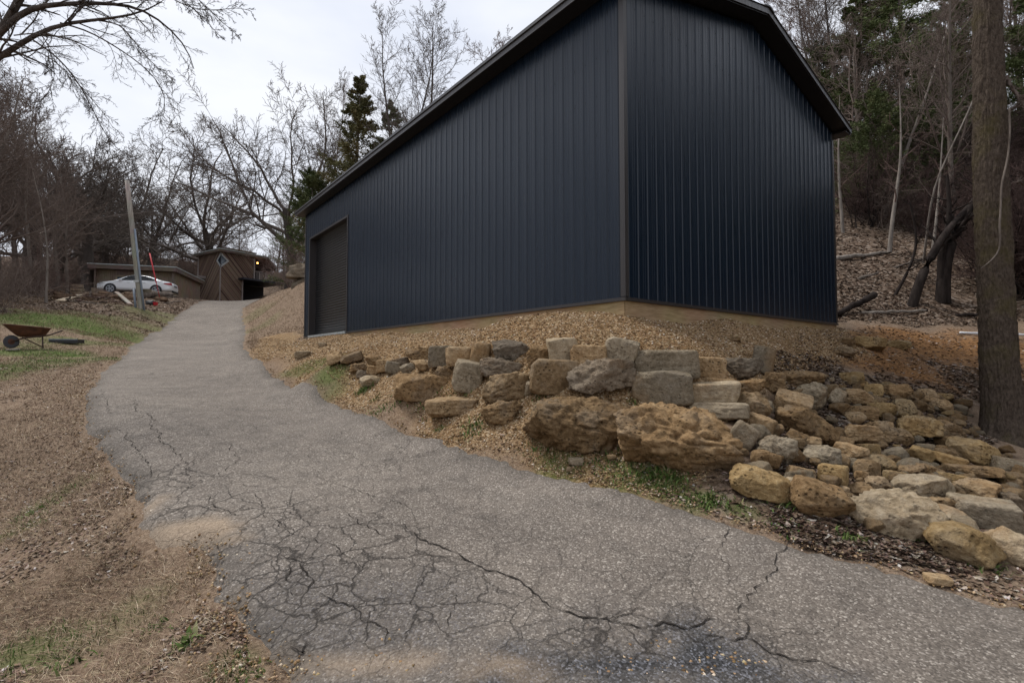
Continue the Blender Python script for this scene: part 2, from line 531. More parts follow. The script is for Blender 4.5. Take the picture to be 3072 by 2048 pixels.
def ground_mat():
    m, n, l, b = nmat('ground_soil')
    t = n.new('ShaderNodeTexCoord')
    v = t.outputs['Object']
    at = n.new('ShaderNodeAttribute'); at.attribute_name = 'zone'
    sep = n.new('ShaderNodeSeparateColor'); l.new(at.outputs['Color'], sep.inputs['Color'])
    big = noise(n, l, 0.8, 5, 0.6, v); mid = noise(n, l, 7, 6, 0.7, v); fine = noise(n, l, 45, 4, 0.7, v)
    # verge soil with shredded leaf
    vr = cramp(n, l, mid.outputs['Fac'], [(0.3, (.115, .075, .05)), (0.5, (.225, .157, .108)), (0.72, (.36, .27, .19))])
    vr2 = mixc(n, l, 0.55, vr.outputs['Color'], cramp(n, l, fine.outputs['Fac'], [(0.3, (.055, .035, .024)), (0.5, (.22, .155, .106)), (0.7, (.47, .37, .265))]).outputs['Color'])
    # gravel
    vo = n.new('ShaderNodeTexVoronoi'); vo.inputs['Scale'].default_value = 42; l.new(v, vo.inputs['Vector'])
    sepv = n.new('ShaderNodeSeparateColor'); l.new(vo.outputs['Color'], sepv.inputs['Color'])
    gr = cramp(n, l, sepv.outputs['Red'], [(0.0, (.12, .07, .033)), (0.45, (.29, .19, .098)), (0.8, (.39, .275, .16)), (1.0, (.53, .43, .30))])
    gr2 = mixc(n, l, 0.75, gr.outputs['Color'], cramp(n, l, big.outputs['Fac'], [(0.3, (.66, .54, .42)), (0.5, (.95, .9, .84)), (0.7, (1, .98, .97))]).outputs['Color'], 'MULTIPLY')
    # orange dirt
    di = cramp(n, l, mid.outputs['Fac'], [(0.3, (.11, .055, .026)), (0.55, (.25, .13, .055)), (0.75, (.36, .21, .10))])
    # grass
    ga = cramp(n, l, fine.outputs['Fac'], [(0.3, (.05, .075, .02)), (0.55, (.10, .14, .035)), (0.75, (.19, .19, .08))])
    # leaf litter
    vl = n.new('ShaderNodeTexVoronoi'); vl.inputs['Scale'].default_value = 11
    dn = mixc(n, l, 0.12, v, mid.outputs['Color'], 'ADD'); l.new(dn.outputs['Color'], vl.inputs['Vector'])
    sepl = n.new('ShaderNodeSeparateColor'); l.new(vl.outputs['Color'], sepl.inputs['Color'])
    li = cramp(n, l, sepl.outputs['Green'], [(0.0, (.045, .029, .02)), (0.4, (.11, .074, .051)), (0.75, (.18, .13, .095)), (1.0, (.28, .225, .18))])  # whole litter ramp darkened to carry the shade under the hillside trees
    c = mixc(n, l, sep.outputs['Green'], vr2.outputs['Color'], di.outputs['Color'])
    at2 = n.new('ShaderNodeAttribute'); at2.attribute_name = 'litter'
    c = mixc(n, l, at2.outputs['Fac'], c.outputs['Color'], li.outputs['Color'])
    c = mixc(n, l, sep.outputs['Red'], c.outputs['Color'], gr2.outputs['Color'])
    c = mixc(n, l, sep.outputs['Blue'], c.outputs['Color'], ga.outputs['Color'])
    l.new(c.outputs['Color'], b.inputs['Base Color'])
    b.inputs['Roughness'].default_value = 0.95
    b.inputs['Specular IOR Level'].default_value = 0.12
    hgt = math_(n, l, 'ADD', fine.outputs['Fac'], math_(n, l, 'MULTIPLY', vo.outputs['Distance'], sep.outputs['Red']).outputs[0])
    hgt2 = math_(n, l, 'ADD', hgt.outputs[0], mid.outputs['Fac'])
    bump(n, l, b, hgt2.outputs[0], 0.8, 0.03)
    return m
M_GROUND = ground_mat()
ground = mesh_np('ground', np.c_[GX.ravel(), GY.ravel(), GZ.ravel()], quads, M_GROUND, smooth=True)
tag(ground, kind='structure')
za = ground.data.color_attributes.new('zone', 'FLOAT_COLOR', 'POINT')
za.data.foreach_set('color', np.c_[zg.ravel(), zd.ravel(), zgr.ravel(), np.ones(nx * ny)].astype(np.float32).ravel())
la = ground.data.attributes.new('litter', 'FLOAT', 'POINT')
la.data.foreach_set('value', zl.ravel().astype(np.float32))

# ------------------------------------------------------------------ driveway
def resample(pts, step):
    out = []
    for (a, b) in zip(pts[:-1], pts[1:]):
        a = np.array(a); b = np.array(b)
        d = np.hypot(*(b - a))
        st = step * (1 if np.hypot(*a) < 12 else 4)
        k = max(1, int(d / st))
        for i in range(k): out.append(a + (b - a) * i / k)
    out.append(np.array(pts[-1]))
    return np.array(out)

def smooth_line(pts, it=2):
    p = np.array(pts, float)
    for _ in range(it):      # Chaikin
        q = [p[0]]
        for a, b in zip(p[:-1], p[1:]):
            q += [a * .75 + b * .25, a * .25 + b * .75]
        q.append(p[-1]); p = np.array(q)
    return p
le = resample(smooth_line(LEFT), 0.035); re_ = resample(smooth_line(RIGHT), 0.035)
def jag(p, s, amp):
    t = np.gradient(p, axis=0); t /= np.linalg.norm(t, axis=1)[:, None] + 1e-9
    nrm = np.c_[-t[:, 1], t[:, 0]]
    w = fbm2(p[:, 0] * 2.2, p[:, 1] * 2.2, s, 5) * amp + fbm2(p[:, 0] * 11, p[:, 1] * 11, s + 5, 3) * amp * 0.35
    return p + nrm * w[:, None]
le = jag(le, 3, 0.20); re_ = jag(re_, 8, 0.10)
bound = np.vstack([le, re_[::-1]])
x0, x1, y0, y1 = bound[:, 0].min(), bound[:, 0].max(), bound[:, 1].min(), bound[:, 1].max()
ip = []
for (a, b, c, d, s) in [(-8, 9, 1.4, 9, 0.11), (x0, x1, 9, 18, 0.22), (x0, x1, 18, y1, 0.45), (-8, 9, y0, 1.4, .5)]:
    X_, Y_ = np.meshgrid(np.arange(a, b, s), np.arange(c, d, s))
    ip.append(np.c_[X_.ravel(), Y_.ravel()])
ip = np.vstack(ip)
ip = ip + np.random.RandomState(4).uniform(-.02, .02, ip.shape)
sdi = poly_sd(bound, ip[:, 0], ip[:, 1])
ip = ip[sdi < -0.05]
allv = np.vstack([bound, ip])
nb = len(bound)
res = delaunay_2d_cdt([Vector(p) for p in allv.tolist()], [(i, (i + 1) % nb) for i in range(nb)], [], 1, 1e-5)
rv = np.array([tuple(p) for p in res[0]]); rf = np.array([f for f in res[2] if len(f) == 3], np.int32)
sdr = poly_sd(bound, rv[:, 0], rv[:, 1])
rz_ = H0(rv[:, 0], rv[:, 1]) + 0.012 + fbm2(rv[:, 0] * 0.8, rv[:, 1] * 0.8, 5, 3) * 0.012
rz_ = np.where(sdr > -0.004, rz_ - 0.05, rz_)
rx_c, ry_c = rv[:, 0], rv[:, 1]
ALLI = px_poly([(330, 1480), (620, 1420), (900, 1480), (1250, 1560), (1600, 1720), (2050, 1830), (2300, 1900), (2500, 2048), (700, 2048), (560, 1680)]) if False else np.array(
    [road_pt(*p) for p in [(330, 1440), (560, 1400), (800, 1480), (1250, 1580), (1600, 1760), (2050, 1860), (2300, 1930), (2500, 2048), (700, 2048), (560, 1680)]])
al = sstep(0.35, -0.35, poly_sd(ALLI, rx_c, ry_c) + 0.4 * fbm2(rx_c * 1.5, ry_c * 1.5, 77, 3))
al = np.maximum(al, 0.38 * sstep(0.7, 0.0, poly_sd(np.array([road_pt(*p) for p in [(290, 1180), (480, 1150), (900, 1300), (1350, 1500), (1900, 1700), (2300, 1880), (1500, 1800), (600, 1600), (340, 1440)]]), rx_c, ry_c)))
dk = sstep(0.25, -0.25, poly_sd(np.array([road_pt(*p) for p in [(1500, 1990), (1900, 1900), (2250, 1930), (2400, 2048), (2300, 2100), (1400, 2100)]]), rx_c, ry_c) + 0.35 * fbm2(rx_c * 3, ry_c * 3, 7, 3))
dk2 = 0.35 * sstep(0.5, -0.5, poly_sd(np.array([road_pt(*p) for p in [(760, 1700), (1000, 1640), (1350, 1760), (1700, 1950), (1300, 2048), (700, 2048)]]), rx_c, ry_c) + 0.6 * fbm2(rx_c * 2, ry_c * 2, 17, 3))
dk = np.maximum(dk, dk2)
sand = np.zeros(len(rv))
for (px, py, ra, rb, w) in [(590, 1612, .34, .17, 1.0), (470, 1625, .4, .2, 1.0), (640, 1640, .25, .08, .7), (640, 1870, .13, .22, .6), (440, 1540, .12, .2, .7), (820, 2010, .2, .12, .7), (1150, 2010, .35, .1, .6), (1500, 2030, .3, .08, .6)]:
    c = road_pt(px, py)
    d = np.hypot((rx_c - c[0]) / ra, (ry_c - c[1]) / rb)
    sand = np.maximum(sand, w * sstep(1.2, 0.6, d + .35 * fbm2(rx_c * 9, ry_c * 9, 31, 3)))
edge = sstep(-0.22, 0.0, sdr + 0.14 * fbm2(rx_c * 3, ry_c * 3, 91, 3))

def road_mat():
    m, n, l, b = nmat('old_asphalt')
    t = n.new('ShaderNodeTexCoord'); v = t.outputs['Object']
    at = n.new('ShaderNodeAttribute'); at.attribute_name = 'wear'
    sp = n.new('ShaderNodeSeparateColor'); l.new(at.outputs['Color'], sp.inputs['Color'])
    at2 = n.new('ShaderNodeAttribute'); at2.attribute_name = 'edge'
    big = noise(n, l, 0.55, 5, 0.6, v); mid = noise(n, l, 3.5, 6, 0.65, v); fine = noise(n, l, 60, 3, 0.7, v)
    vo = n.new('ShaderNodeTexVoronoi'); vo.inputs['Scale'].default_value = 95; l.new(v, vo.inputs['Vector'])
    sv = n.new('ShaderNodeSeparateColor'); l.new(vo.outputs['Color'], sv.inputs['Color'])
    agg = cramp(n, l, sv.outputs['Red'], [(0.0, (.04, .034, .029)), (0.4, (.13, .112, .096)), (0.78, (.215, .187, .161)), (0.92, (.37, .335, .295)), (1.0, (.58, .53, .47))])
    base = cramp(n, l, big.outputs['Fac'], [(0.32, (.14, .119, .101)), (0.5, (.21, .179, .152)), (0.68, (.275, .237, .20))])
    c = mixc(n, l, 0.55, base.outputs['Color'], agg.outputs['Color'])
    c = mixc(n, l, 0.6, c.outputs['Color'], cramp(n, l, mid.outputs['Fac'], [(0.33, (.64, .63, .62)), (0.6, (1.05, 1.03, 1.0))]).outputs['Color'], 'MULTIPLY')
    # worn-through dark asphalt with bluish stones
    dkc = cramp(n, l, sv.outputs['Green'], [(0.0, (.018, .018, .019)), (0.62, (.05, .05, .052)), (0.85, (.10, .10, .11)), (1.0, (.20, .205, .23))])
    c = mixc(n, l, sp.outputs['Green'], c.outputs['Color'], dkc.outputs['Color'])
    # crazing: three generations of cracks
    def cracks(scale, w, dist):
        wrp = mixc(n, l, dist, v, noise(n, l, 2.4, 4, 0.6, v).outputs['Color'], 'ADD')
        wrp2 = mixc(n, l, dist * 0.16, wrp.outputs['Color'], noise(n, l, 14, 3, 0.6, v).outputs['Color'], 'ADD')
        q = n.new('ShaderNodeTexVoronoi'); q.feature = 'DISTANCE_TO_EDGE'; q.inputs['Scale'].default_value = scale
        l.new(wrp2.outputs['Color'], q.inputs['Vector'])
        mr = n.new('ShaderNodeMapRange'); mr.inputs['From Min'].default_value = 0; mr.inputs['From Max'].default_value = w
        mr.inputs['To Min'].default_value = 1; mr.inputs['To Max'].default_value = 0
        l.new(q.outputs['Distance'], mr.inputs['Value'])
        return mr.outputs['Result']
    patch = cramp(n, l, noise(n, l, 1.1, 4, 0.6, v).outputs['Fac'], [(0.42, (0, 0, 0)), (0.58, (1, 1, 1))])
    k1 = math_(n, l, 'MULTIPLY', cracks(2.8, 0.028, 0.35), sp.outputs['Red'])
    k2 = math_(n, l, 'MULTIPLY', cracks(6.5, 0.05, 0.2), math_(n, l, 'MULTIPLY', sp.outputs['Red'], patch.outputs['Color']).outputs[0])
    k3 = math_(n, l, 'MULTIPLY', cracks(1.3, 0.011, 0.5), 0.6)
    k3 = math_(n, l, 'MULTIPLY', k3.outputs[0], patch.outputs['Color'])
    k = math_(n, l, 'MAXIMUM', math_(n, l, 'MAXIMUM', k1.outputs[0], math_(n, l, 'MULTIPLY', k2.outputs[0], 0.75).outputs[0]).outputs[0], k3.outputs[0], True)
    c = mixc(n, l, math_(n, l, 'MULTIPLY', k.outputs[0], .88).outputs[0], c.outputs['Color'], (.026, .022, .019))
    sandc = cramp(n, l, fine.outputs['Fac'], [(0.3, (.2, .145, .1)), (0.7, (.42, .33, .24))])
    c = mixc(n, l, sp.outputs['Blue'], c.outputs['Color'], sandc.outputs['Color'])
    c = mixc(n, l, math_(n, l, 'MULTIPLY', at2.outputs['Fac'], 0.55).outputs[0], c.outputs['Color'], (.075, .066, .056))
    l.new(c.outputs['Color'], b.inputs['Base Color'])
    b.inputs['Roughness'].default_value = 0.9
    b.inputs['Specular IOR Level'].default_value = 0.25
    hh = math_(n, l, 'SUBTRACT', math_(n, l, 'MULTIPLY', vo.outputs['Distance'], -0.5).outputs[0], math_(n, l, 'MULTIPLY', k.outputs[0], 2.5).outputs[0])
    hh = math_(n, l, 'ADD', hh.outputs[0], fine.outputs['Fac'])
    bump(n, l, b, hh.outputs[0], 0.55, 0.012)
    return m
M_ROAD = road_mat()
road = mesh_np('driveway', np.c_[rv, rz_], rf, M_ROAD, smooth=True)
tag(road, kind='structure')
wa = road.data.color_attributes.new('wear', 'FLOAT_COLOR', 'POINT')
wa.data.foreach_set('color', np.c_[al, dk, sand, np.ones(len(rv))].astype(np.float32).ravel())
ea = road.data.attributes.new('edge', 'FLOAT', 'POINT')
ea.data.foreach_set('value', edge.astype(np.float32))

# long open cracks, laid as thin dark sheets on the asphalt
def z3(x, y, s, ox, oy): return (ox + x * s, oy + y * s)
crk = []
A7 = lambda x, y: (700 + x * 1.00850, 1300 + y * 1.0081)      # enlarged lower strip
A6 = lambda x, y: (x * .6045, 1100 + y * .6046)
for pts, w in [
    ([A7(*p) for p in [(490, 265), (555, 318), (640, 345), (700, 380), (780, 408), (850, 445), (930, 495), (1010, 540), (1090, 552), (1150, 575), (1230, 590), (1280, 572), (1350, 585), (1420, 560), (1510, 562)]], .02),
    ([A7(*p) for p in [(1510, 562), (1520, 510), (1560, 470), (1610, 420), (1625, 370), (1652, 318)]], .012),
    ([A7(*p) for p in [(1510, 562), (1525, 620), (1620, 670), (1750, 700), (1860, 742)]], .014),
    ([A7(*p) for p in [(1090, 552), (1150, 548), (1190, 530), (1230, 525)]], .014),
    ([A7(*p) for p in [(1470, 265), (1462, 310), (1445, 350)]], .01), ([A7(*p) for p in [(1445, 350), (1470, 385), (1480, 420)]], .006),
    ([A7(*p) for p in [(225, 90), (270, 130), (330, 150), (430, 172), (560, 215)]], .008),
    ([A7(*p) for p in [(330, 240), (390, 280), (450, 322), (550, 318)]], .009),
    ([A7(*p) for p in [(555, 380), (640, 372), (700, 380)]], .009),
    ([A7(*p) for p in [(60, 270), (150, 300), (240, 350), (310, 350), (400, 420)]], .009),
    ([A7(*p) for p in [(190, 505), (310, 510), (400, 560), (450, 600), (440, 650)]], .012),
    ([A7(*p) for p in [(640, 480), (655, 540), (650, 590)]], .012),
    ([A7(*p) for p in [(1350, 585), (1420, 605), (1490, 625), (1530, 620)]], .014),
    ([A6(*p) for p in [(645, 180), (690, 240), (740, 270), (800, 385), (860, 435), (930, 510), (955, 610)]], .012),
    ([A6(*p) for p in [(575, 305), (630, 370), (680, 450), (770, 575)]], .010),
    ([A6(*p) for p in [(505, 120), (515, 190), (545, 270)]], .008),
    ([A6(*p) for p in [(1230, 250), (1300, 300)]], .006), ([A6(*p) for p in [(1050, 390), (1140, 400), (1170, 480), (1100, 560), (1160, 610)]], .008),
    ([A6(*p) for p in [(740, 600), (960, 630), (1160, 615), (1430, 620)]], .007), ([A6(*p) for p in [(1170, 540), (1420, 580), (1690, 570)]], .006),
    ([A6(*p) for p in [(1000, 680), (1130, 770), (1200, 800)]], .010), ([A6(*p) for p in [(1270, 660), (1330, 740)]], .010),
    ([A6(*p) for p in [(740, 780), (900, 740), (1010, 720)]], .008), ([A6(*p) for p in [(1370, 820), (1450, 870)]], .008),
    ([A6(*p) for p in [(1430, 1150), (1480, 1170), (1560, 1110), (1480, 1020), (1380, 990)]], .012),
    ([A6(*p) for p in [(1110, 1240), (1260, 1170), (1400, 1110), (1480, 1020)]], .010),
    ([A6(*p) for p in [(1340, 1470), (1430, 1430), (1500, 1470), (1580, 1400)]], .014)]:
    crk.append((pts, w))
cv, cf = [], []
rng = np.random.RandomState(3)
for pts, w in crk:
    q = np.array([road_pt(*p) for p in pts])
    p = []
    for a, b in zip(q[:-1], q[1:]):
        k = max(2, int(np.hypot(*(b - a)) / 0.025))
        for i in range(k): p.append(a + (b - a) * i / k)
    p.append(q[-1]); p = np.array(p)
    t = np.gradient(p, axis=0); t /= np.linalg.norm(t, axis=1)[:, None] + 1e-9
    nr = np.c_[-t[:, 1], t[:, 0]]
    s = rng.randint(1000)
    p = p + nr * (fbm2(p[:, 0] * 5, p[:, 1] * 5, s, 3) * .06 + fbm2(p[:, 0] * 24, p[:, 1] * 24, s, 3) * .028)[:, None]
    k = np.linspace(0, 1, len(p))
    ww = w * (0.15 + 0.95 * vn2(p[:, 0] * 22, p[:, 1] * 22, s) ** 1.5) * np.minimum(1, np.minimum(k, 1 - k) * 8 + .15)
    for side in (1, -1):
        e = p + nr * (ww * side * .5 * (0.7 + .6 * rng.rand(len(p))))[:, None]
        if side == 1: L_ = e
        else: R_ = e
    n0 = len(cv)
    zz = H0(p[:, 0], p[:, 1]) + 0.012 + fbm2(p[:, 0] * 0.8, p[:, 1] * 0.8, 5, 3) * 0.012 + 0.006
    for i in range(len(p)):
        cv.append((*L_[i], zz[i])); cv.append((*R_[i], zz[i]))
    for i in range(len(p) - 1):
        cf.append((n0 + 2 * i, n0 + 2 * i + 1, n0 + 2 * i + 3, n0 + 2 * i + 2))
M_CRACK = simple('crack_fill', (.028, .024, .021), .95, var=.4, spec=.1)
ck = mesh_np('driveway_cracks', np.array(cv), np.array(cf), M_CRACK)
tag(ck, kind='structure')
# ------------------------------------------------------------------ dark metal building
BW, BL, BH = 7.9, 15.02, 4.62           # gable width, length, eave height
BX, BY, BZ = P(1876, 891, 7.16)
B_ROT = math.atan2(.6245, .781)
RISE = 1.02
OH = 0.30

def metal(name, col, rough, spec=0.5, var=.08):
    m, n, l, b = nmat(name)
    t = n.new('ShaderNodeTexCoord')
    a = noise(n, l, 0.6, 4, .6, t.outputs['Object'])
    mp = n.new('ShaderNodeMapping'); mp.inputs['Scale'].default_value = (9, 9, .35); l.new(t.outputs['Object'], mp.inputs['Vector'])
    s = noise(n, l, 2.2, 4, .6, mp.outputs['Vector'])
    r = cramp(n, l, s.outputs['Fac'], [(.3, tuple(c * (1 - var) for c in col)), (.7, tuple(c * (1 + var) for c in col))])
    l.new(r.outputs['Color'], b.inputs['Base Color'])
    rr = cramp(n, l, s.outputs['Fac'], [(.3, (rough * .85,) * 3), (.7, (rough * 1.2,) * 3)])
    l.new(rr.outputs['Color'], b.inputs['Roughness'])
    b.inputs['Specular IOR Level'].default_value = spec
    bb = noise(n, l, 1.1, 2, .5, mp.outputs['Vector'])
    bump(n, l, b, bb.outputs['Fac'], .28, .01)
    return m
M_NAVY = metal('navy_painted_steel', (.0032, .0105, .0235), .30, .38)
M_TRIM = metal('bronze_black_trim', (.034, .030, .030), .38, .5)
M_SOFF = metal('black_soffit', (.012, .012, .014), .5, .3)
M_ROOFM = metal('dark_roof_steel', (.035, .034, .036), .4, .5)
M_SHUT = metal('black_shutter_steel', (.013, .0135, .0155), .34, .45)
M_SCREW = simple('screw_head', (.006, .006, .008), .5)
M_PLANK = wood('treated_plank', (.24, .165, .085), (.42, .31, .18), .8, (1.2, 1.2, 9))
M_GALV = simple('galvanised_sill', (.45, .50, .53), .4, .6, var=.2, scale=9)

shed = empty('metal_building', (BX, BY, BZ), B_ROT)
tag(shed, 'tall navy ribbed steel building with black gable roof above the gravel slope', 'building')
PITCHW = 0.2286
def profile(L, start):
    """(s, d) points of a ribbed panel along a wall of length L"""
    pts = []
    k0 = int(math.floor(-start / PITCHW)) - 1
    s = start + k0 * PITCHW
    while s < L + PITCHW:
        for (o, d) in [(-.036, 0), (-.020, .014), (.020, .014), (.036, 0), (.085, 0), (.092, .003), (.106, .003), (.113, 0), (.137, 0), (.144, .003), (.158, .003), (.165, 0)]:
            pts.append((s + o, d))
        s += PITCHW
    pts = [p for p in pts if 0.0 < p[0] < L]
    return [(0, 0)] + pts + [(L, 0)]

def panel(mb, L, a, b, zlo, zhi, to3, start):
    """ribbed sheet between positions a and b; zhi may depend on position"""
    pr = [p for p in profile(L, start) if a < p[0] < b]
    pr = [(a, 0)] + pr + [(b, 0)]
    vs, fs = [], []
    for s, d in pr:
        vs.append(to3(s, d, zlo)); vs.append(to3(s, d, zhi(s) if callable(zhi) else zhi))
    for i in range(len(pr) - 1):
        fs.append((2 * i, 2 * i + 2, 2 * i + 3, 2 * i + 1))
    mb.add(vs, fs)

def screws(mb, L, start, rows, to3, ok, gz):
    k = 1
    s = start
    while s < L - .1:
        for r in rows:
            if s > .05 and ok(s, r) and r < gz(s) - .1:
                c = s - .055
                p = [to3(c + .007 * math.cos(q), .006, r + .007 * math.sin(q)) for q in (0, 1.05, 2.09, 3.14, 4.19, 5.24)]
                p2 = [to3(c + .009 * math.cos(q), .0005, r + .009 * math.sin(q)) for q in (0, 1.05, 2.09, 3.14, 4.19, 5.24)]
                mb.add(p + p2, [(0, 1, 2, 3, 4, 5)] + [(i, (i + 1) % 6, 6 + (i + 1) % 6, 6 + i) for i in range(6)])
        s += PITCHW

D0, D1, DH = 10.75, 14.42, 3.56
ROWS = [.12, .72, 1.32, 1.92, 2.52, 3.12, 3.72, 4.32, 4.9, 5.4]
# long wall on x = 0 (outside is -x), gable wall on y = 0 (outside is -y)
lw = lambda s, d, z: (-d, s, z)
gw = lambda s, d, z: (s, -d, z)
mb = MB()
panel(mb, BL, 0.0, D0, 0, BH, lw, .12); panel(mb, BL, D0, D1, DH, BH, lw, .12); panel(mb, BL, D1, BL, 0, BH, lw, .12)
mb.mi = 1
screws(mb, BL, .12, ROWS, lw, lambda s, r: not (D0 - .05 < s < D1 + .1 and r < DH + .05), lambda s: BH)
mb.build('side_wall', [M_NAVY, M_SCREW], shed, recalc=False)
gz = lambda s: BH + RISE * (1 - abs(s - BW / 2) / (BW / 2))
mb = MB()
panel(mb, BW, 0, BW / 2, 0, gz, gw, .10); panel(mb, BW, BW / 2, BW, 0, gz, gw, .10)
mb.mi = 1
screws(mb, BW, .10, ROWS, gw, lambda s, r: True, gz)
mb.build('gable_wall', [M_NAVY, M_SCREW], shed, recalc=False)
mb = MB()
panel(mb, BW, 0, BW / 2, 0, gz, lambda s, d, z: (s, BL + d, z), .1); panel(mb, BW, BW / 2, BW, 0, gz, lambda s, d, z: (s, BL + d, z), .1)
mb.build('gable_wall', M_NAVY, shed, recalc=False)
mb = MB(); panel(mb, BL, 0, BL, 0, BH, lambda s, d, z: (BW + d, s, z), .12)
mb.build('side_wall', M_NAVY, shed, recalc=False)
# corner trims
for (x, y, sx, sy) in [(0, 0, -1, -1), (0, BL, -1, 1), (BW, 0, 1, -1), (BW, BL, 1, 1)]:
    q = MB()
    t = .024
    x0, x1 = (x - t, x + .055) if sx < 0 else (x - .055, x + t)
    y0, y1 = (y - t, y + .065) if sy < 0 else (y - .065, y + t)
    q.bx(x0, x1, min(y + sy * t, y), max(y + sy * t, y), .012, BH - .02)
    q.bx(min(x + sx * t, x), max(x + sx * t, x), (y0 if sy > 0 else y + .001), (y1 if sy < 0 else y - .001), .012, BH - .02)
    q.build('corner_trim', M_TRIM, shed)
# base trim (drip edge) and skirt boards
q = MB()
q.bx(-.034, -.001, -.03, D0 - .02, -.05, .0); q.bx(-.034, -.001, D1 + .02, BL + .02, -.05, .0)
q.bx(.001, BW + .03, -.034, -.001, -.05, .0)
q.build('base_trim', M_TRIM, shed)
q = MB()
for a, b in ((0.02, 2.35), (2.354, 6.1), (6.104, D0)): q.bx(.003, .04, a, b, -.5, -.051)
for a, b in ((0.045, 3.05), (3.054, 6.7), (6.704, BW)): q.bx(a, b, .003, .04, -.5, -.051)
q.bx(-.001, .052, -.001, .0025, -.5, -.051)
q.build('skirt_board', M_PLANK, shed)
q = MB(); q.bx(.045, BW, .045, BL, -.6, -.06); q.build('floor_slab', simple('concrete_slab', (.35, .33, .3), .9), shed)
# roll-up door in its recess
REC = .24
q = MB()
q.bx(.0, REC, D0 - .03, D0, 0, DH); q.bx(.0, REC, D1, D1 + .03, 0, DH); q.bx(.0, REC, D0 - .03, D1 + .03, DH, DH + .03)
q.bx(-.032, 0, D0 - .07, D0, 0, DH + .07); q.bx(-.032, 0, D1, D1 + .07, 0, DH + .07); q.bx(-.032, 0, D0, D1, DH, DH + .07)
q.build('door_frame', M_TRIM, shed)
vs, fs = [], []
zz, k = .09, 0
prof = []
while zz < DH:
    for i in range(6):
        u = i / 6
        prof.append((zz + u * .088, .034 * math.sin(math.pi * u) ** .8))
    zz += .088
for z, d in prof:
    vs.append((REC - .02 - d, D0 + .02, z)); vs.append((REC - .02 - d, D1 - .02, z))
for i in range(len(prof) - 1): fs.append((2 * i, 2 * i + 2, 2 * i + 3, 2 * i + 1))
door = MB().add(vs, fs).build('roll_up_door', M_SHUT, shed, recalc=False)
MB().bx(REC - .06, REC - .005, D0 + .02, D1 - .02, .025, .095).build('bottom_bar', M_SHUT, door)
MB().bx(REC - .05, REC - .002, D0, D0 + .05, .024, DH - .01).build('guide_rail', M_TRIM, door)
MB().bx(REC - .05, REC - .002, D1 - .05, D1, .024, DH - .01).build('guide_rail', M_TRIM, door)
MB().bx(-.06, REC + .1, D0 + .001, D1 - .001, -.05, .022).build('door_sill', M_GALV, shed)
# roof: two ribbed slopes, fascia, soffit
def roof_z(x): return BH + .06 + RISE * (1 - abs(x - BW / 2) / (BW / 2))
for side in (0, 1):
    q = MB()
    xe = -OH - .04 if side == 0 else BW + OH + .04
    xr = BW / 2
    pr = profile(BL + 2 * OH + .08, .12)
    vs, fs = [], []
    for s, d in pr:
        for x in (xe, xr):
            vs.append((x, s - OH - .04, roof_z(x) + .12 + d * 1.3))
        for x in (xr, xe):
            vs.append((x, s - OH - .04, roof_z(x) + .117))
    for i in range(len(pr) - 1):
        a = 4 * i
        fs += [(a, a + 4, a + 5, a + 1), (a + 2, a + 6, a + 7, a + 3), (a, a + 3, a + 7, a + 4)]
    fs += [(0, 1, 2, 3), (len(vs) - 4, len(vs) - 1, len(vs) - 2, len(vs) - 3)]
    q.add(vs, fs).build('roof_slope', M_ROOFM, shed, recalc=True)
q = MB()
for xa, xb in ((BW / 2 - .18, BW / 2), (BW / 2, BW / 2 + .18)):
    za_, zb_ = roof_z(xa) + .15, roof_z(xb) + .15
    ya, yb = -OH - .05, BL + OH + .05
    q.add([(xa, ya, za_), (xb, ya, zb_), (xb, yb, zb_), (xa, yb, za_), (xa, ya, za_ - .03), (xb, ya, zb_ - .03), (xb, yb, zb_ - .03), (xa, yb, za_ - .03)],
          [(0, 1, 2, 3), (7, 6, 5, 4), (0, 4, 5, 1), (2, 6, 7, 3), (0, 3, 7, 4), (1, 5, 6, 2)])
q.build('ridge_cap', M_ROOFM, shed)
ez = roof_z(-OH)
q = MB()
for x0_, x1_ in ((-OH - .02, -OH), (BW + OH, BW + OH + .02)): q.bx(x0_, x1_, -OH, BL + OH, ez - .03, ez + .10)
q.build('eave_fascia', M_TRIM, shed)
# gutter-like drip lip above the eave fascia
q = MB()
q.bx(-OH - .045, -OH - .0205, -OH - .02, BL + OH + .02, ez + .07, ez + .125)
q.build('eave_lip', M_ROOFM, shed)
def slab_x(mb, y0, y1, dz0, dz1, xs):
    for xa, xb in zip(xs[:-1], xs[1:]):
        vs = [(x, y, roof_z(x) + dz) for dz in (dz0, dz1) for y in (y0, y1) for x in (xa, xb)]
        mb.add(vs, [(0, 2, 3, 1), (4, 5, 7, 6), (0, 1, 5, 4), (2, 6, 7, 3), (0, 4, 6, 2), (1, 3, 7, 5)])
for y0_, y1_ in ((-OH - .022, -OH - .002), (BL + OH + .002, BL + OH + .022)):
    q = MB(); slab_x(q, y0_, y1_, .0, .128, [-OH - .02, BW / 2, BW + OH + .02]); q.build('rake_fascia', M_TRIM, shed)
q = MB()
for xa, xb in ((-OH + .001, -.021), (BW + .021, BW + OH - .001)): q.bx(xa, xb, -OH, BL + OH, ez - .03, ez - .015)
slab_x(q, -OH, -.021, -.025, -.01, [-.02, BW / 2, BW + .02]); slab_x(q, BL + .021, BL + OH, -.025, -.01, [-.02, BW / 2, BW + .02])
q.build('soffit', M_SOFF, shed)
q = MB(); slab_x(q, -.0205, BL + .02, .0, .015, [-.0205, BW / 2, BW + .02]); q.build('roof_lining', M_SOFF, shed)
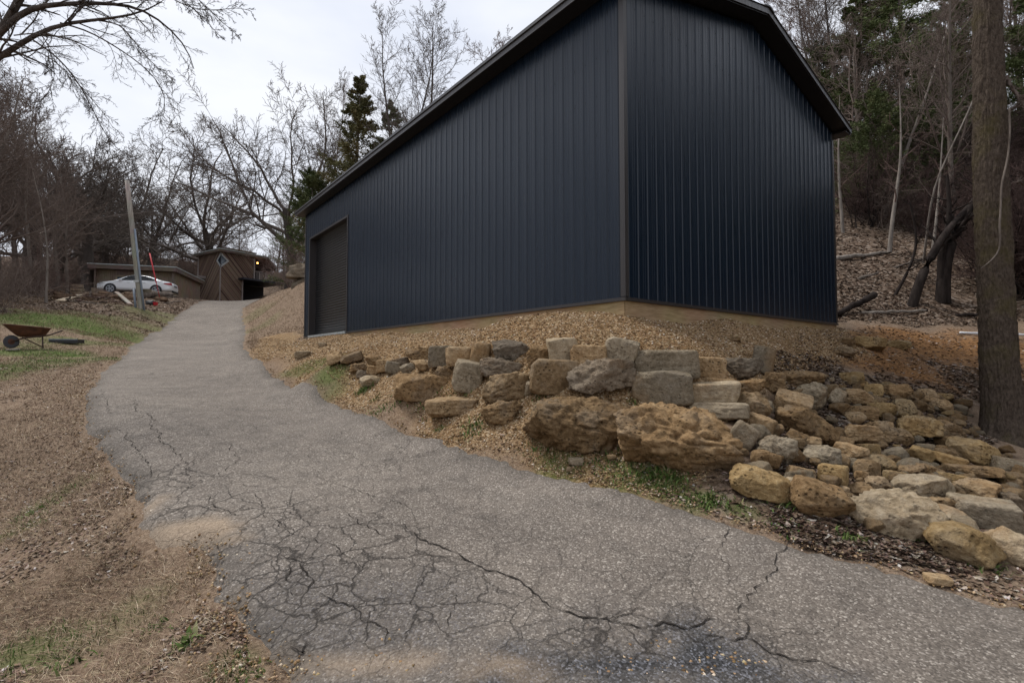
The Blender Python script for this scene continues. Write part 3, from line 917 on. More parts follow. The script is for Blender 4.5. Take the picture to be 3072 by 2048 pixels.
# ------------------------------------------------------------------ stones
def rock_mat(name, dark, mid, light, pits=1.0, bscale=1.0):
    m, n, l, b = nmat(name)
    t = n.new('ShaderNodeTexCoord'); oi = n.new('ShaderNodeObjectInfo')
    ad = n.new('ShaderNodeVectorMath'); ad.operation = 'ADD'
    l.new(t.outputs['Object'], ad.inputs[0])
    cx_ = n.new('ShaderNodeCombineXYZ')
    for i in range(3): l.new(math_(n, l, 'MULTIPLY', oi.outputs['Random'], 37.0 + 11 * i).outputs[0], cx_.inputs[i])
    l.new(cx_.outputs[0], ad.inputs[1]); v = ad.outputs[0]
    a = noise(n, l, 3.2, 7, .68, v); f = noise(n, l, 22, 5, .7, v); g = noise(n, l, 70, 3, .7, v)
    c = cramp(n, l, a.outputs['Fac'], [(.28, dark), (.5, mid), (.72, light)])
    c2 = mixc(n, l, .55, c.outputs['Color'], cramp(n, l, f.outputs['Fac'], [(.28, tuple(x * .45 for x in dark)), (.5, mid), (.7, tuple(min(1, x * 1.15) for x in light))]).outputs['Color'])
    hsv = n.new('ShaderNodeHueSaturation')
    l.new(c2.outputs['Color'], hsv.inputs['Color'])
    mr = n.new('ShaderNodeMapRange'); mr.inputs['To Min'].default_value = .66; mr.inputs['To Max'].default_value = 1.06
    l.new(oi.outputs['Random'], mr.inputs['Value']); l.new(mr.outputs['Result'], hsv.inputs['Value'])
    vo = n.new('ShaderNodeTexVoronoi'); vo.inputs['Scale'].default_value = 26 * bscale
    l.new(v, vo.inputs['Vector'])
    pit = cramp(n, l, vo.outputs['Distance'], [(.12, (0, 0, 0)), (.38, (1, 1, 1))])
    pm = cramp(n, l, noise(n, l, 5, 3, .6, v).outputs['Fac'], [(.45, (0, 0, 0)), (.6, (1, 1, 1))])
    pk = mixc(n, l, math_(n, l, 'MULTIPLY', pm.outputs['Color'], pits).outputs[0], (1, 1, 1), pit.outputs['Color'])
    dk = mixc(n, l, 1.0, hsv.outputs['Color'], mixc(n, l, .55, (1, 1, 1), pk.outputs['Color']).outputs['Color'], 'MULTIPLY')
    lich = cramp(n, l, noise(n, l, 1.9, 6, .65, v).outputs['Fac'], [(.50, (0, 0, 0)), (.60, (1, 1, 1))])
    lc = mixc(n, l, f.outputs['Fac'], (.10, .085, .065), (.30, .265, .215))
    dk = mixc(n, l, math_(n, l, 'MULTIPLY', lich.outputs['Color'], .3).outputs[0], dk.outputs['Color'], lc.outputs['Color'])
    rust = cramp(n, l, noise(n, l, 1.3, 5, .6, v).outputs['Fac'], [(.30, (1, 1, 1)), (.42, (0, 0, 0))])
    dk = mixc(n, l, math_(n, l, 'MULTIPLY', rust.outputs['Color'], .5).outputs[0], dk.outputs['Color'], (.25, .135, .05))
    l.new(dk.outputs['Color'], b.inputs['Base Color'])
    b.inputs['Roughness'].default_value = .92
    b.inputs['Specular IOR Level'].default_value = .15
    h = math_(n, l, 'ADD', math_(n, l, 'ADD', f.outputs['Fac'], math_(n, l, 'MULTIPLY', g.outputs['Fac'], .5).outputs[0]).outputs[0], pk.outputs['Color'])
    bump(n, l, b, h.outputs[0], .9, .022)
    return m
M_ROCK = {
    'o': rock_mat('ochre_limestone', (.13, .078, .032), (.345, .23, .105), (.49, .37, .205)),
    't': rock_mat('tan_limestone', (.13, .08, .04), (.345, .23, .122), (.50, .38, .24)),
    'b': rock_mat('brown_limestone', (.085, .05, .024), (.255, .16, .078), (.42, .295, .165)),
    'g': rock_mat('grey_limestone', (.115, .088, .056), (.27, .215, .145), (.42, .355, .26), .6),
    'd': rock_mat('dark_weathered_limestone', (.06, .044, .03), (.18, .135, .092), (.32, .26, .19), .8),
    'p': rock_mat('pale_limestone', (.22, .16, .095), (.40, .31, .20), (.54, .45, .33), .5),
}
_ico = {}
def ico(k):
    if k not in _ico:
        bm = bmesh.new(); bmesh.ops.create_icosphere(bm, subdivisions=k, radius=1.0)
        bm.verts.ensure_lookup_table()
        _ico[k] = (np.array([v.co[:] for v in bm.verts]), np.array([[w.index for w in f.verts] for f in bm.faces], np.int32))
        bm.free()
    return _ico[k]

def rock_shape(kind, dims, seed, sub=4):
    """a stone cut by fracture planes, then roughened and bedded"""
    rs = np.random.RandomState(seed)
    v, f = ico(sub)
    v = v.copy()
    p = {'block': 14.0, 'slab': 9.0, 'round': 3.2, 'rough': 5.0}[kind]
    v /= ((np.abs(v) ** p).sum(1) ** (1 / p))[:, None]
    ncut = {'block': 8, 'slab': 11, 'round': 22, 'rough': 20}[kind]
    lo = {'block': .80, 'slab': .74, 'round': .70, 'rough': .64}[kind]
    for _ in range(ncut):
        d = rs.normal(size=3); d[2] *= .8; d /= np.linalg.norm(d)
        o = (v @ d).max() * rs.uniform(lo, .94)
        v -= np.maximum(0, v @ d - o)[:, None] * d
    D = np.array(dims) / 2
    v /= np.abs(v).max(0)
    w = v * D
    s = float(np.mean(D))
    nrm = v / (np.linalg.norm(v, axis=1)[:, None])
    off = rs.uniform(0, 50, 3)
    q = w / s + off
    n1 = fbm3(q * 1.5, seed, 3)
    n2 = fbm3(q * np.array([4.5, 4.5, 6.5]), seed + 9, 3)
    n3 = fbm3(q * 13, seed + 3, 3)
    bed = vn3(np.c_[q[:, 0] * .5, q[:, 1] * .5, q[:, 2] * 9], seed + 21) - .5
    crack = np.maximum(0, .12 - np.abs(fbm3(q * np.array([1.7, 1.7, 2.6]), seed + 5, 2))) / .12
    A = {'block': (.05, .035, .02, .035, .03), 'slab': (.07, .045, .022, .05, .04), 'round': (.10, .06, .028, .045, .05), 'rough': (.16, .12, .05, .045, .10)}[kind]
    side = np.sqrt(np.maximum(0, 1 - nrm[:, 2] ** 2))
    w = w + nrm * (s * (A[0] * n1 + A[1] * n2 + A[2] * n3 + A[3] * bed * side - A[4] * crack))[:, None]
    if kind == 'block':
        w[:, 0] += w[:, 2] * rs.uniform(-.12, .12)
        w[:, 2] += w[:, 0] * rs.uniform(-.06, .06)
    return w, f

STONES = {}
def put_rock(name, c, dims, kind, tone, seed, label, cat, group=None, yaw=None, tilt=.12, sub=4):
    rs = np.random.RandomState(seed + 999)
    w, f = rock_shape(kind, dims, seed, sub)
    o = mesh_np(name, w, f, M_ROCK[tone], smooth=True)
    o.location = c
    o.rotation_euler = (rs.uniform(-tilt, tilt), rs.uniform(-tilt, tilt), rs.uniform(-.25, .25) if yaw is None else yaw)
    tag(o, label, cat, group)
    return o

Z3 = lambda x, y: (800 + x * .4677, 900 + y * .4677)
Z4 = lambda x, y: (1700 + x * .5833, 1000 + y * .5833)
# (zoom, x0, y0, x1, y1, kind, tone, depth ratio, tilt about the view axis, name, label)
ROCKS = [
 (3,185,330,275,378,'slab','p',.9,0,'fieldstone','small flat pale stone lying by the grass at the far end of the slope'),
 (3,333,272,385,298,'slab','p',.9,0,'fieldstone','tiny pale stone on the gravel below the roll-up door'),
 (3,390,345,490,415,'slab','t',.9,-.35,'wall_stone','tan slab leaning at the end of the dry wall beside the grass patch'),
 (3,480,345,610,405,'slab','b',.9,-.3,'wall_stone','low brown slab half sunk at the top of the far end of the wall'),
 (3,640,365,735,432,'rough','b',.9,0,'wall_stone','rough brown stone under the gravel edge above the pale round stone'),
 (3,520,405,640,470,'rough','b',.9,-.2,'wall_stone','jagged brown ledge stone at the far end of the wall'),
 (3,575,455,650,508,'rough','d',.8,0,'wall_stone','small dark stone just above the pale round stone'),
 (3,605,488,725,565,'round','p',.9,0,'boulder','pale rounded stone beside the bright grass tuft'),
 (3,640,430,730,485,'rough','t',.8,0,'wall_stone','small tan stone between two brown ledges at the far end of the wall'),
 (3,715,395,812,468,'block','t',.8,-.1,'wall_stone','small squarish tan stone before the grey one in the low end of the wall'),
 (3,762,408,852,480,'block','g',.8,.1,'wall_stone','small grey block in the low end of the wall'),
 (3,805,380,910,432,'slab','d',.8,-.2,'wall_stone','thin dark slab lying across two small stones of the low wall end'),
 (3,848,415,948,478,'rough','g',.8,-.15,'wall_stone','grey wedge stone in the low course beside the thin dark slab'),
 (3,905,315,1050,400,'rough','b',.8,0,'wall_stone','broad brown stone at the top edge left of the grey capped block'),
 (3,938,395,1048,470,'rough','t',.8,0,'wall_stone','tan rubble stone below the broad brown top stone'),
 (3,1045,318,1190,442,'block','g',.8,.05,'wall_stone','grey capped block with a smooth tan face on the top course'),
 (3,1166,330,1316,440,'block','t',.8,0,'wall_stone','tan block with a pale flat cap next to the grey capped block'),
 (3,1316,300,1428,428,'block','t',.7,0,'wall_stone','upright tan block on the top course beside the big rough grey stone'),
 (3,1426,278,1676,425,'rough','d',.6,0,'wall_stone','big rough grey stone on the top course'),
 (3,1676,303,1816,452,'rough','b',.6,0,'wall_stone','dark tan rough stone on the top course after the big grey one'),
 (3,1810,283,1985,432,'block','p',.6,-.1,'wall_stone','pale smooth angular stone on the top course'),
 (3,1970,310,2172,432,'block','t',.5,0,'wall_stone','long tan stone set back on the top course with dry grass before it'),
 (3,1072,440,1218,540,'rough','b',.8,.3,'wall_stone','brown wedge stone tilted under the two capped blocks'),
 (3,1200,428,1392,612,'block','g',.8,.16,'wall_stone','tilted grey block with a white top face in the second course'),
 (3,1392,400,1672,515,'rough','d',.6,0,'wall_stone','dark crumbling stone under the big rough grey one'),
 (3,1355,488,1684,678,'rough','t',.6,-.28,'boulder','big smooth tan boulder tilted up toward the wall'),
 (3,1648,545,1722,637,'rough','g',.8,.2,'wall_stone','little grey chock stone beside the tilted tan boulder'),
 (3,1713,428,1965,625,'block','t',.6,0,'wall_stone','square tan block in the second course by the craggy dark boulder'),
 (3,1955,398,2352,645,'rough','d',.7,0,'boulder','craggy dark grey boulder in the middle of the wall'),
 (3,838,500,1152,665,'slab','b',.8,.1,'boulder','wide brown slab half buried in the gravel below the wall'),
 (3,1050,640,1360,750,'slab','t',.7,-.1,'boulder','flat tan slab almost buried in gravel under the tilted grey block'),
 (3,1382,663,1625,795,'rough','b',.7,-.15,'boulder','brown craggy boulder at the foot of the tilted tan one'),
 (3,1560,665,2312,1000,'rough','b',.55,.12,'boulder','long pitted brown boulder at the foot of the wall'),
 (4,195,50,362,182,'block','g',.7,.2,'wall_stone','pointed grey stone tilted on the top course before the long rectangular block'),
 (4,370,104,648,232,'block','g',.5,0,'wall_stone','long rectangular grey block, upper one of the stacked pair'),
 (4,357,234,617,390,'block','g',.55,0,'wall_stone','rectangular grey block, lower one of the stacked pair'),
 (4,652,140,803,252,'block','t',.6,.05,'wall_stone','squarish tan block with a lighter corner on the top course'),
 (4,793,140,992,240,'rough','d',.6,0,'wall_stone','dark crumbling stone between the tan block and the upright slab'),
 (4,963,88,1062,218,'block','g',.45,.15,'wall_stone','narrow upright slab standing on end on the top course'),
 (4,616,280,864,395,'block','p',.6,-.03,'wall_stone','pale block with a split face beside the stacked pair'),
 (4,703,246,848,305,'slab','t',.6,0,'wall_stone','thin tan slab lying on top of the pale split block'),
 (4,662,370,908,455,'slab','p',.7,-.04,'wall_stone','flat pale slab jutting out below the pale split block'),
 (4,838,235,1022,322,'rough','b',.7,0,'rubble_stone','low brown ledge stone behind the pale split block'),
 (4,998,210,1132,312,'rough','b',.7,.1,'rubble_stone','brown stone at the start of the rough ledge above the spill'),
 (4,1092,192,1305,280,'rough','b',.6,-.1,'rubble_stone','rough brown ridge stone at the upper edge of the spill'),
 (4,255,375,882,755,'rough','b',.65,.14,'boulder','giant pitted tan boulder, biggest stone of the slope'),
 (4,866,318,1047,440,'round','t',.8,0,'rubble_stone','rounded tan stone at the upper start of the spill next to the flat pale slab'),
 (4,1062,320,1255,455,'block','t',.8,.25,'rubble_stone','split tan block in leaves at the upper part of the spill'),
 (4,1178,260,1348,400,'rough','g',.7,.3,'rubble_stone','angular grey stone at the top of the spill'),
 (4,1343,285,1442,395,'rough','g',.8,.3,'rubble_stone','small grey stone leaning by the angular grey one'),
 (4,1418,290,1572,380,'round','t',.8,.15,'rubble_stone','tan oval stone near the top of the spill'),
 (4,1533,265,1622,340,'round','o',.8,0,'rubble_stone','round ochre cobble at the top edge of the spill'),
 (4,1490,247,1562,300,'round','o',.8,0,'rubble_stone','smaller ochre cobble behind the round one at the top edge'),
 (4,1632,268,1768,343,'rough','b',.8,0,'rubble_stone','brown angular stone at the top edge of the spill near the dirt'),
 (4,1398,204,1512,265,'slab','o',.8,0,'rubble_stone','flat ochre stone alone above the spill'),
 (4,1798,290,1902,362,'round','t',.8,0,'rubble_stone','tan stone in dead leaves at the far corner of the spill'),
 (4,1868,343,1982,410,'round','t',.8,0,'rubble_stone','dull tan stone closest to the tree in the upper spill'),
 (4,1898,313,1978,347,'slab','o',.8,0,'rubble_stone','bright ochre flat cobble behind the dull tan one by the tree'),
 (4,898,430,1072,528,'slab','t',.8,.3,'rubble_stone','tan slab dipping beside the giant boulder'),
 (4,828,463,988,615,'slab','g',.6,.5,'rubble_stone','flat grey slab tipped against the giant boulder'),
 (4,970,518,1218,690,'rough','g',.7,.4,'rubble_stone','long grey stone slanting down the spill'),
 (4,950,608,1115,725,'round','b',.8,.1,'rubble_stone','round brown stone below the long slanting grey one'),
 (4,1085,385,1392,560,'rough','b',.8,.15,'rubble_stone','large flat muddy brown stone in the middle of the upper spill'),
 (4,1405,468,1612,575,'rough','t',.8,.1,'rubble_stone','broad tan stone with leaves round it in mid spill'),
 (4,1443,378,1587,443,'slab','b',.8,.05,'rubble_stone','dark topped brown slab near the top of the spill'),
 (4,1548,363,1692,452,'round','o',.8,-.1,'rubble_stone','smooth ochre stone beside the dark topped slab'),
 (4,1662,338,1798,445,'round','o',.8,.25,'rubble_stone','plump ochre stone in the upper spill'),
 (4,1428,415,1537,475,'round','t',.8,0,'rubble_stone','small tan cobble below the dark topped slab'),
 (4,1528,452,1682,530,'rough','t',.8,.1,'rubble_stone','tan angular stone under the smooth ochre one'),
 (4,1692,438,1908,552,'rough','o',.7,.12,'rubble_stone','overhanging ochre slab with a dark hollow under it'),
 (4,1888,463,2045,545,'rough','t',.8,.15,'rubble_stone','tan stone by the overhanging ochre slab near the trunk'),
 (4,1642,492,1785,592,'round','t',.8,.1,'rubble_stone','tan rounded stone in the centre below the overhanging slab'),
 (4,1172,533,1302,595,'slab','t',.8,0,'rubble_stone','thin tan stone half covered by dead leaves'),
 (4,1202,578,1412,690,'rough','g',.7,.1,'rubble_stone','knobbly grey stone in the midst of tan ones'),
 (4,1366,563,1543,662,'round','t',.8,.1,'rubble_stone','tan oval stone beside the knobbly grey one'),
 (4,1528,578,1602,645,'block','o',.8,0,'rubble_stone','little square ochre stone in mid spill'),
 (4,1638,573,1762,668,'round','g',.8,-.2,'rubble_stone','smooth grey cobble in mid spill'),
 (4,1752,578,1882,675,'round','o',.8,.2,'rubble_stone','ochre cobble next to the smooth grey one'),
 (4,1898,528,1992,585,'round','b',.8,0,'rubble_stone','brown cobble close to the ochre boulder by the tree'),
 (4,1912,573,2015,635,'round','b',.8,0,'rubble_stone','brown wedge cobble touching the ochre boulder by the tree'),
 (4,1985,540,2210,688,'round','o',.75,.3,'boulder','ochre boulder lying by the tree trunk'),
 (4,1878,623,2032,692,'slab','o',.8,.15,'rubble_stone','ochre slab below the ochre boulder by the tree'),
 (4,2203,648,2352,745,'slab','g',.8,.2,'rubble_stone','grey slab at the picture edge beyond the ochre boulder'),
 (4,1408,640,1502,705,'rough','g',.8,0,'rubble_stone','small grey jagged stone among the ochre cobbles'),
 (4,1478,643,1602,755,'round','t',.8,0,'rubble_stone','tan lumpy stone leaning on a bigger rounded one'),
 (4,1550,628,1692,722,'round','o',.8,.2,'rubble_stone','rounded ochre stone behind the tan lumpy one'),
 (4,1688,653,1765,713,'round','o',.8,0,'rubble_stone','small ochre cobble in front of the smooth grey cobble'),
 (4,1706,670,1892,760,'rough','b',.7,-.2,'rubble_stone','long rusty brown stone in the lower spill'),
 (4,1638,708,1762,773,'round','o',.8,.1,'rubble_stone','ochre lozenge stone below the rusty brown one'),
 (4,1965,688,2208,750,'slab','b',.7,.05,'rubble_stone','dark brown slab crossing the lower spill'),
 (4,1918,738,2105,805,'slab','o',.8,.1,'rubble_stone','flat ochre stone behind the two big pale ones'),
 (4,1308,698,1433,805,'block','o',.8,0,'rubble_stone','bright ochre cube-shaped stone in the lower spill'),
 (4,1103,688,1272,775,'round','t',.8,.2,'rubble_stone','tan stone behind the pale pitted one'),
 (4,1126,733,1285,835,'round','p',.8,-.1,'rubble_stone','pale pitted stone between two big boulders near the road'),
 (4,843,698,1140,888,'round','o',.75,.25,'boulder','big ochre boulder at the road end of the spill beside green weeds'),
 (4,1160,773,1485,990,'round','b',.75,.35,'boulder','big smooth brown boulder at the lower edge of the spill'),
 (4,1388,793,1460,855,'round','t',.8,0,'rubble_stone','little tan cobble above the big smooth brown boulder'),
 (4,1456,778,1595,856,'round','t',.8,-.1,'rubble_stone','tan oval cobble behind the largest pale boulder'),
 (4,1533,740,1672,835,'rough','t',.8,.1,'rubble_stone','knobbly tan stone behind the largest pale boulder'),
 (4,1480,708,1548,775,'round','b',.8,0,'rubble_stone','small dull brown cobble next to the ochre cube-shaped stone'),
 (4,1702,728,1965,878,'round','p',.75,-.15,'boulder','smooth pale boulder with a white scuff'),
 (4,2018,758,2235,892,'round','t',.75,.1,'boulder','domed tan boulder in the lower spill near the picture edge'),
 (4,2228,738,2322,795,'round','t',.8,0,'rubble_stone','tan cobble behind the domed tan boulder'),
 (4,1868,838,2035,938,'rough','t',.8,.1,'rubble_stone','tan stone wedged between the pale and the domed boulders'),
 (4,1520,815,1876,1085,'rough','p',.7,.06,'boulder','largest pale pitted boulder at the lower edge of the spill'),
 (4,1866,903,2045,1022,'round','p',.8,.1,'rubble_stone','pale rounded stone touching the largest pale boulder'),
 (4,2028,883,2268,1010,'block','g',.7,.08,'boulder','smooth grey flat-topped boulder near the picture edge'),
 (4,2213,818,2352,935,'rough','d',.8,0,'rubble_stone','dark holed stone behind the smooth grey boulder'),
 (4,2258,928,2400,1010,'round','o',.8,0,'rubble_stone','ochre stone cut by the picture edge beside the smooth grey boulder'),
 (4,1882,1008,2230,1222,'round','o',.7,.4,'boulder','ochre oval boulder lying lowest by the road'),
 (4,2158,1033,2420,1230,'round','p',.75,.4,'boulder','yellowish pitted boulder at the road in the picture corner'),
 (4,1858,1253,1962,1302,'slab','t',.9,0,'fieldstone','flat tan stone lying by itself at the road edge'),
 (4,1373,70,1478,128,'rough','t',.8,0,'rubble_stone','tan stone at the edge of the gravel by the dirt shelf'),
 (4,1478,28,1624,88,'slab','o',.8,0,'rubble_stone','flat ochre stone half buried in the dirt shelf'),
 (4,1658,38,1758,82,'slab','o',.8,0,'rubble_stone','ochre slab alone on the orange dirt shelf'),
 (4,1393,18,1482,62,'round','t',.8,0,'rubble_stone','tan stone nearest the corner of the steel building'),
 (4,833,20,893,42,'slab','b',.8,0,'fieldstone','small brown stone lying on the open gravel'),
 (4,12,643,84,686,'slab','p',.8,0,'fieldstone','small pale stone at the road edge before the long brown boulder'),
 (4,-5,685,28,722,'round','p',.8,0,'fieldstone','white pebble-sized stone at the road edge'),
 (4,203,633,258,668,'round','t',.8,0,'fieldstone','small tan stone in weeds under the gap of the two big boulders'),
]
ROCK_FOOT = []
for i, (z, x0, y0, x1, y1, kind, tone, dr, roll, name, label) in enumerate(ROCKS):
    A = Z3 if z == 3 else Z4
    xa, ya = A(x0, y0); xb, yb = A(x1, y1)
    gx_, gy_, gz_ = ground_at((xa + xb) / 2, yb - (yb - ya) * .06)
    wd = (xb - xa) / F * gy_; hh_ = (yb - ya) / F * gy_
    dp = wd * dr
    if kind != 'block':
        hh_ = hh_ * (.86 if z == 4 and yb > 1330 else .98)
    if name in ('boulder', 'wall_stone'): wd *= 1.14; hh_ *= 1.07 if name == 'boulder' else 1.08; dp *= 1.1
    c = (gx_ + gx_ / gy_ * dp * .3, gy_ + dp * .3, gz_ + hh_ * (.40 if name == 'boulder' else .46))
    
    cosr = abs(math.cos(roll)); sinr = abs(math.sin(roll))
    # bounding size -> body size for the rolled stone
    W = wd / (cosr + sinr * min(1, hh_ / wd)) * 1.02; Hh = hh_ / (cosr + .35 * sinr) * 1.06
    wv, f = rock_shape(kind, (W, dp, Hh), 100 + i, 6 if wd > .8 else (5 if wd > .3 else 4))
    o = mesh_np(name, wv, f, M_ROCK[tone], smooth=True)
    o.location = c
    rs = np.random.RandomState(i)
    yaw = -math.atan2(gx_, gy_) * .6 + rs.uniform(-.12, .12)
    tl = .2 if name == 'rubble_stone' else .08
    o.rotation_euler = (rs.uniform(-tl, tl), roll + rs.uniform(-tl, tl) * .6, yaw + rs.uniform(-tl, tl) * 2)
    tag(o, label, {'boulder': 'boulder', 'wall_stone': 'wall stone', 'rubble_stone': 'rubble stone', 'fieldstone': 'stone'}[name],
        {'boulder': 'large boulders of the slope', 'wall_stone': 'stones of the dry wall', 'rubble_stone': 'stones of the rubble spill', 'fieldstone': 'single loose stones'}[name])
    ROCK_FOOT.append((c[0], c[1], max(wd, dp) / 2))
RF = np.array(ROCK_FOOT)
# small filler cobbles packed between the larger stones of the spill
rs = np.random.RandomState(12)
SP_IN = px_poly([(2300, 1190), (2420, 1150), (2560, 1140), (2900, 1210), (3072, 1420), (3072, 1740), (2870, 1700), (2500, 1560), (2200, 1440), (2250, 1290)])
n_small = 0
cob_protos = []
tries = 0
cells = []
while n_small < 240 and tries < 9000:
    tries += 1
    x, y = rs.uniform(SP_IN[:, 0].min(), SP_IN[:, 0].max()), rs.uniform(SP_IN[:, 1].min(), SP_IN[:, 1].max())
    if poly_sd(SP_IN, [x], [y])[0] > 0: continue
    r = .04 + .085 * rs.rand() ** 1.8
    d = np.hypot(RF[:, 0] - x, RF[:, 1] - y) - RF[:, 2]
    if d.min() < -.03 - r * .7: continue
    if any(math.hypot(x - a, y - b) < (r + q) * .9 for a, b, q in cells): continue
    cells.append((x, y, r))
    tone = rs.choice(['o', 't', 't', 'b', 'g', 'p'])
    zc = float(H0(x, y)[0]) + r * .6
    key = rs.randint(8)
    if len(cob_protos) < 16:
        w, f = rock_shape(rs.choice(['round', 'rough', 'slab']), (2.0, 1.7, 1.3), 900 + len(cob_protos), 4)
        o = mesh_np('cobble', w, f, M_ROCK[tone], smooth=True)
        cob_protos.append(o)
    else:
        o = cob_protos[rs.randint(16)].copy(); COL.objects.link(o)
    o.location = (x, y, zc)
    o.rotation_euler = (rs.uniform(-.4, .4), rs.uniform(-.4, .4), rs.uniform(0, 6.28))
    s = r * rs.uniform(.9, 1.1)
    o.scale = (s, s * rs.uniform(.8, 1.1), s * rs.uniform(.8, 1.1))
    tag(o, 'fist-sized limestone cobble filling a gap in the rubble spill', 'cobble', 'small cobbles between the rubble stones')
    n_small += 1
# ------------------------------------------------------------------ loose ground cover (uncountable)
_ov = np.array([(1, 0, 0), (0, 1, 0), (-1, 0, 0), (0, -1, 0), (0, 0, 1), (0, 0, -1)], float)
_of = np.array([(0, 1, 4), (1, 2, 4), (2, 3, 4), (3, 0, 4), (1, 0, 5), (2, 1, 5), (3, 2, 5), (0, 3, 5)])
def rotm(rs, n):
    a = rs.uniform(0, 2 * np.pi, n); b = rs.uniform(-.7, .7, n); c = rs.uniform(-.7, .7, n)
    ca, sa, cb, sb, cc, sc = np.cos(a), np.sin(a), np.cos(b), np.sin(b), np.cos(c), np.sin(c)
    Z = np.stack([np.stack([ca, -sa, 0 * a], -1), np.stack([sa, ca, 0 * a], -1), np.stack([0 * a, 0 * a, 1 + 0 * a], -1)], 1)
    X = np.stack([np.stack([1 + 0 * a, 0 * a, 0 * a], -1), np.stack([0 * a, cb, -sb], -1), np.stack([0 * a, sb, cb], -1)], 1)
    Yy = np.stack([np.stack([cc, 0 * a, sc], -1), np.stack([0 * a, 1 + 0 * a, 0 * a], -1), np.stack([-sc, 0 * a, cc], -1)], 1)
    return Z @ X @ Yy

def scatter(name, base, faces, pts, size, rs, mat, lift=.3, flat=None, label=None):
    n = len(pts)
    M = rotm(rs, n)
    b = base[None] * (1 + rs.uniform(-.3, .3, (n, len(base), 3)))
    v = np.einsum('nij,nkj->nki', M, b) * size[:, None, None]
    if flat is not None: v[:, :, 2] *= flat
    v += pts[:, None, :]
    v[:, :, 2] += (size * lift)[:, None]
    f = (faces[None] + (np.arange(n) * len(base))[:, None, None]).reshape(-1, faces.shape[1])
    o = mesh_np(name, v.reshape(-1, 3), f, mat)
    at = o.data.attributes.new('tint', 'FLOAT', 'POINT')
    at.data.foreach_set('value', np.repeat(rs.rand(n), len(base)).astype(np.float32))
    tag(o, label, None, None, 'stuff')
    return o

def tint_mat(name, stops, rough=.9, trans=0.0):
    m, n, l, b = nmat(name)
    a = n.new('ShaderNodeAttribute'); a.attribute_name = 'tint'
    t = n.new('ShaderNodeTexCoord')
    r = cramp(n, l, a.outputs['Fac'], stops)
    nn = noise(n, l, 40, 3, .6, t.outputs['Object'])
    c = mixc(n, l, .35, r.outputs['Color'], nn.outputs['Color'], 'SOFT_LIGHT')
    l.new(c.outputs['Color'], b.inputs['Base Color'])
    b.inputs['Roughness'].default_value = rough
    b.inputs['Specular IOR Level'].default_value = .15
    return m

def sample(n, x0, x1, y0, y1, rs, near=True):
    """points denser towards the lens: density falls with the square of the distance"""
    x = rs.uniform(x0, x1, n); y = y0 * (y1 / y0) ** rs.rand(n) if near else rs.uniform(y0, y1, n)
    return x, y

def sample_view(n, px0, px1, Y0, Y1, rs, k=1.0):
    """ground points spread evenly over the field seen: bearing x log distance"""
    u = rs.uniform((px0 - 1536) / F, (px1 - 1536) / F, n)
    y = Y0 * (Y1 / Y0) ** (rs.rand(n) ** k)
    return u * y, y

rs = np.random.RandomState(7)
def height(x, y): return HN(np.clip(x, -80, 60), np.clip(y, -40, 92))
# gravel
x, y = sample_view(260000, 650, 2700, 4.2, 19, rs)
g_, d_, gr_, l_, n1_, n2_ = zones(x, y)
k = (g_ > .45) & (poly_sd(bound, x, y) > -.03)
_bx, _by = x - BX, y - BY
lx = _bx * math.cos(B_ROT) + _by * math.sin(B_ROT); ly = -_bx * math.sin(B_ROT) + _by * math.cos(B_ROT)
OUTB = ~((lx > -.02) & (lx < BW) & (ly > -.02) & (ly < BL))
k &= OUTB
x, y = x[k], y[k]
M_GRAVEL = tint_mat('gravel_stones', [(0, (.09, .052, .026)), (.35, (.255, .163, .082)), (.7, (.38, .265, .152)), (.92, (.53, .41, .275)), (1, (.70, .62, .52))])
sz = (.0042 + .013 * rs.rand(len(x)) ** 4.5) * np.clip(.8 + y * .07, 1, 2)
scatter('gravel', _ov * np.array([1, .8, .55]), _of, np.c_[x, y, height(x, y)], sz, rs, M_GRAVEL, .25, None, 'tan crushed gravel covering the slope round the steel building')
# spilled gravel on the driveway edges and near the lens
px_ = np.r_[rs.uniform(600, 2300, 900), rs.uniform(560, 760, 500), rs.uniform(1100, 2250, 300)]
py_ = np.r_[rs.uniform(1975, 2048, 900), rs.uniform(1600, 2000, 500), rs.uniform(1880, 2040, 300)]
q = np.array([road_pt(a, b) for a, b in zip(px_, py_)])
e1 = re_[rs.randint(0, len(re_), 5200)] + rs.normal(0, .05, (5200, 2)); e2 = le[rs.randint(0, len(le), 2600)] + rs.normal(0, .06, (2600, 2))
q = np.vstack([q, e1[e1[:, 1] < 14], e2[(e2[:, 1] < 14) & (e2[:, 1] > 1.6)]])
sz = .004 + .012 * rs.rand(len(q)) ** 3
zq = np.maximum(H0(q[:, 0], q[:, 1]) + .008, HN(q[:, 0], q[:, 1]) - .0)
scatter('road_grit', _ov * np.array([1, .8, .6]), _of, np.c_[q, zq], sz, rs, M_GRAVEL, .3, None, 'loose grit and chips lying along the driveway edges')

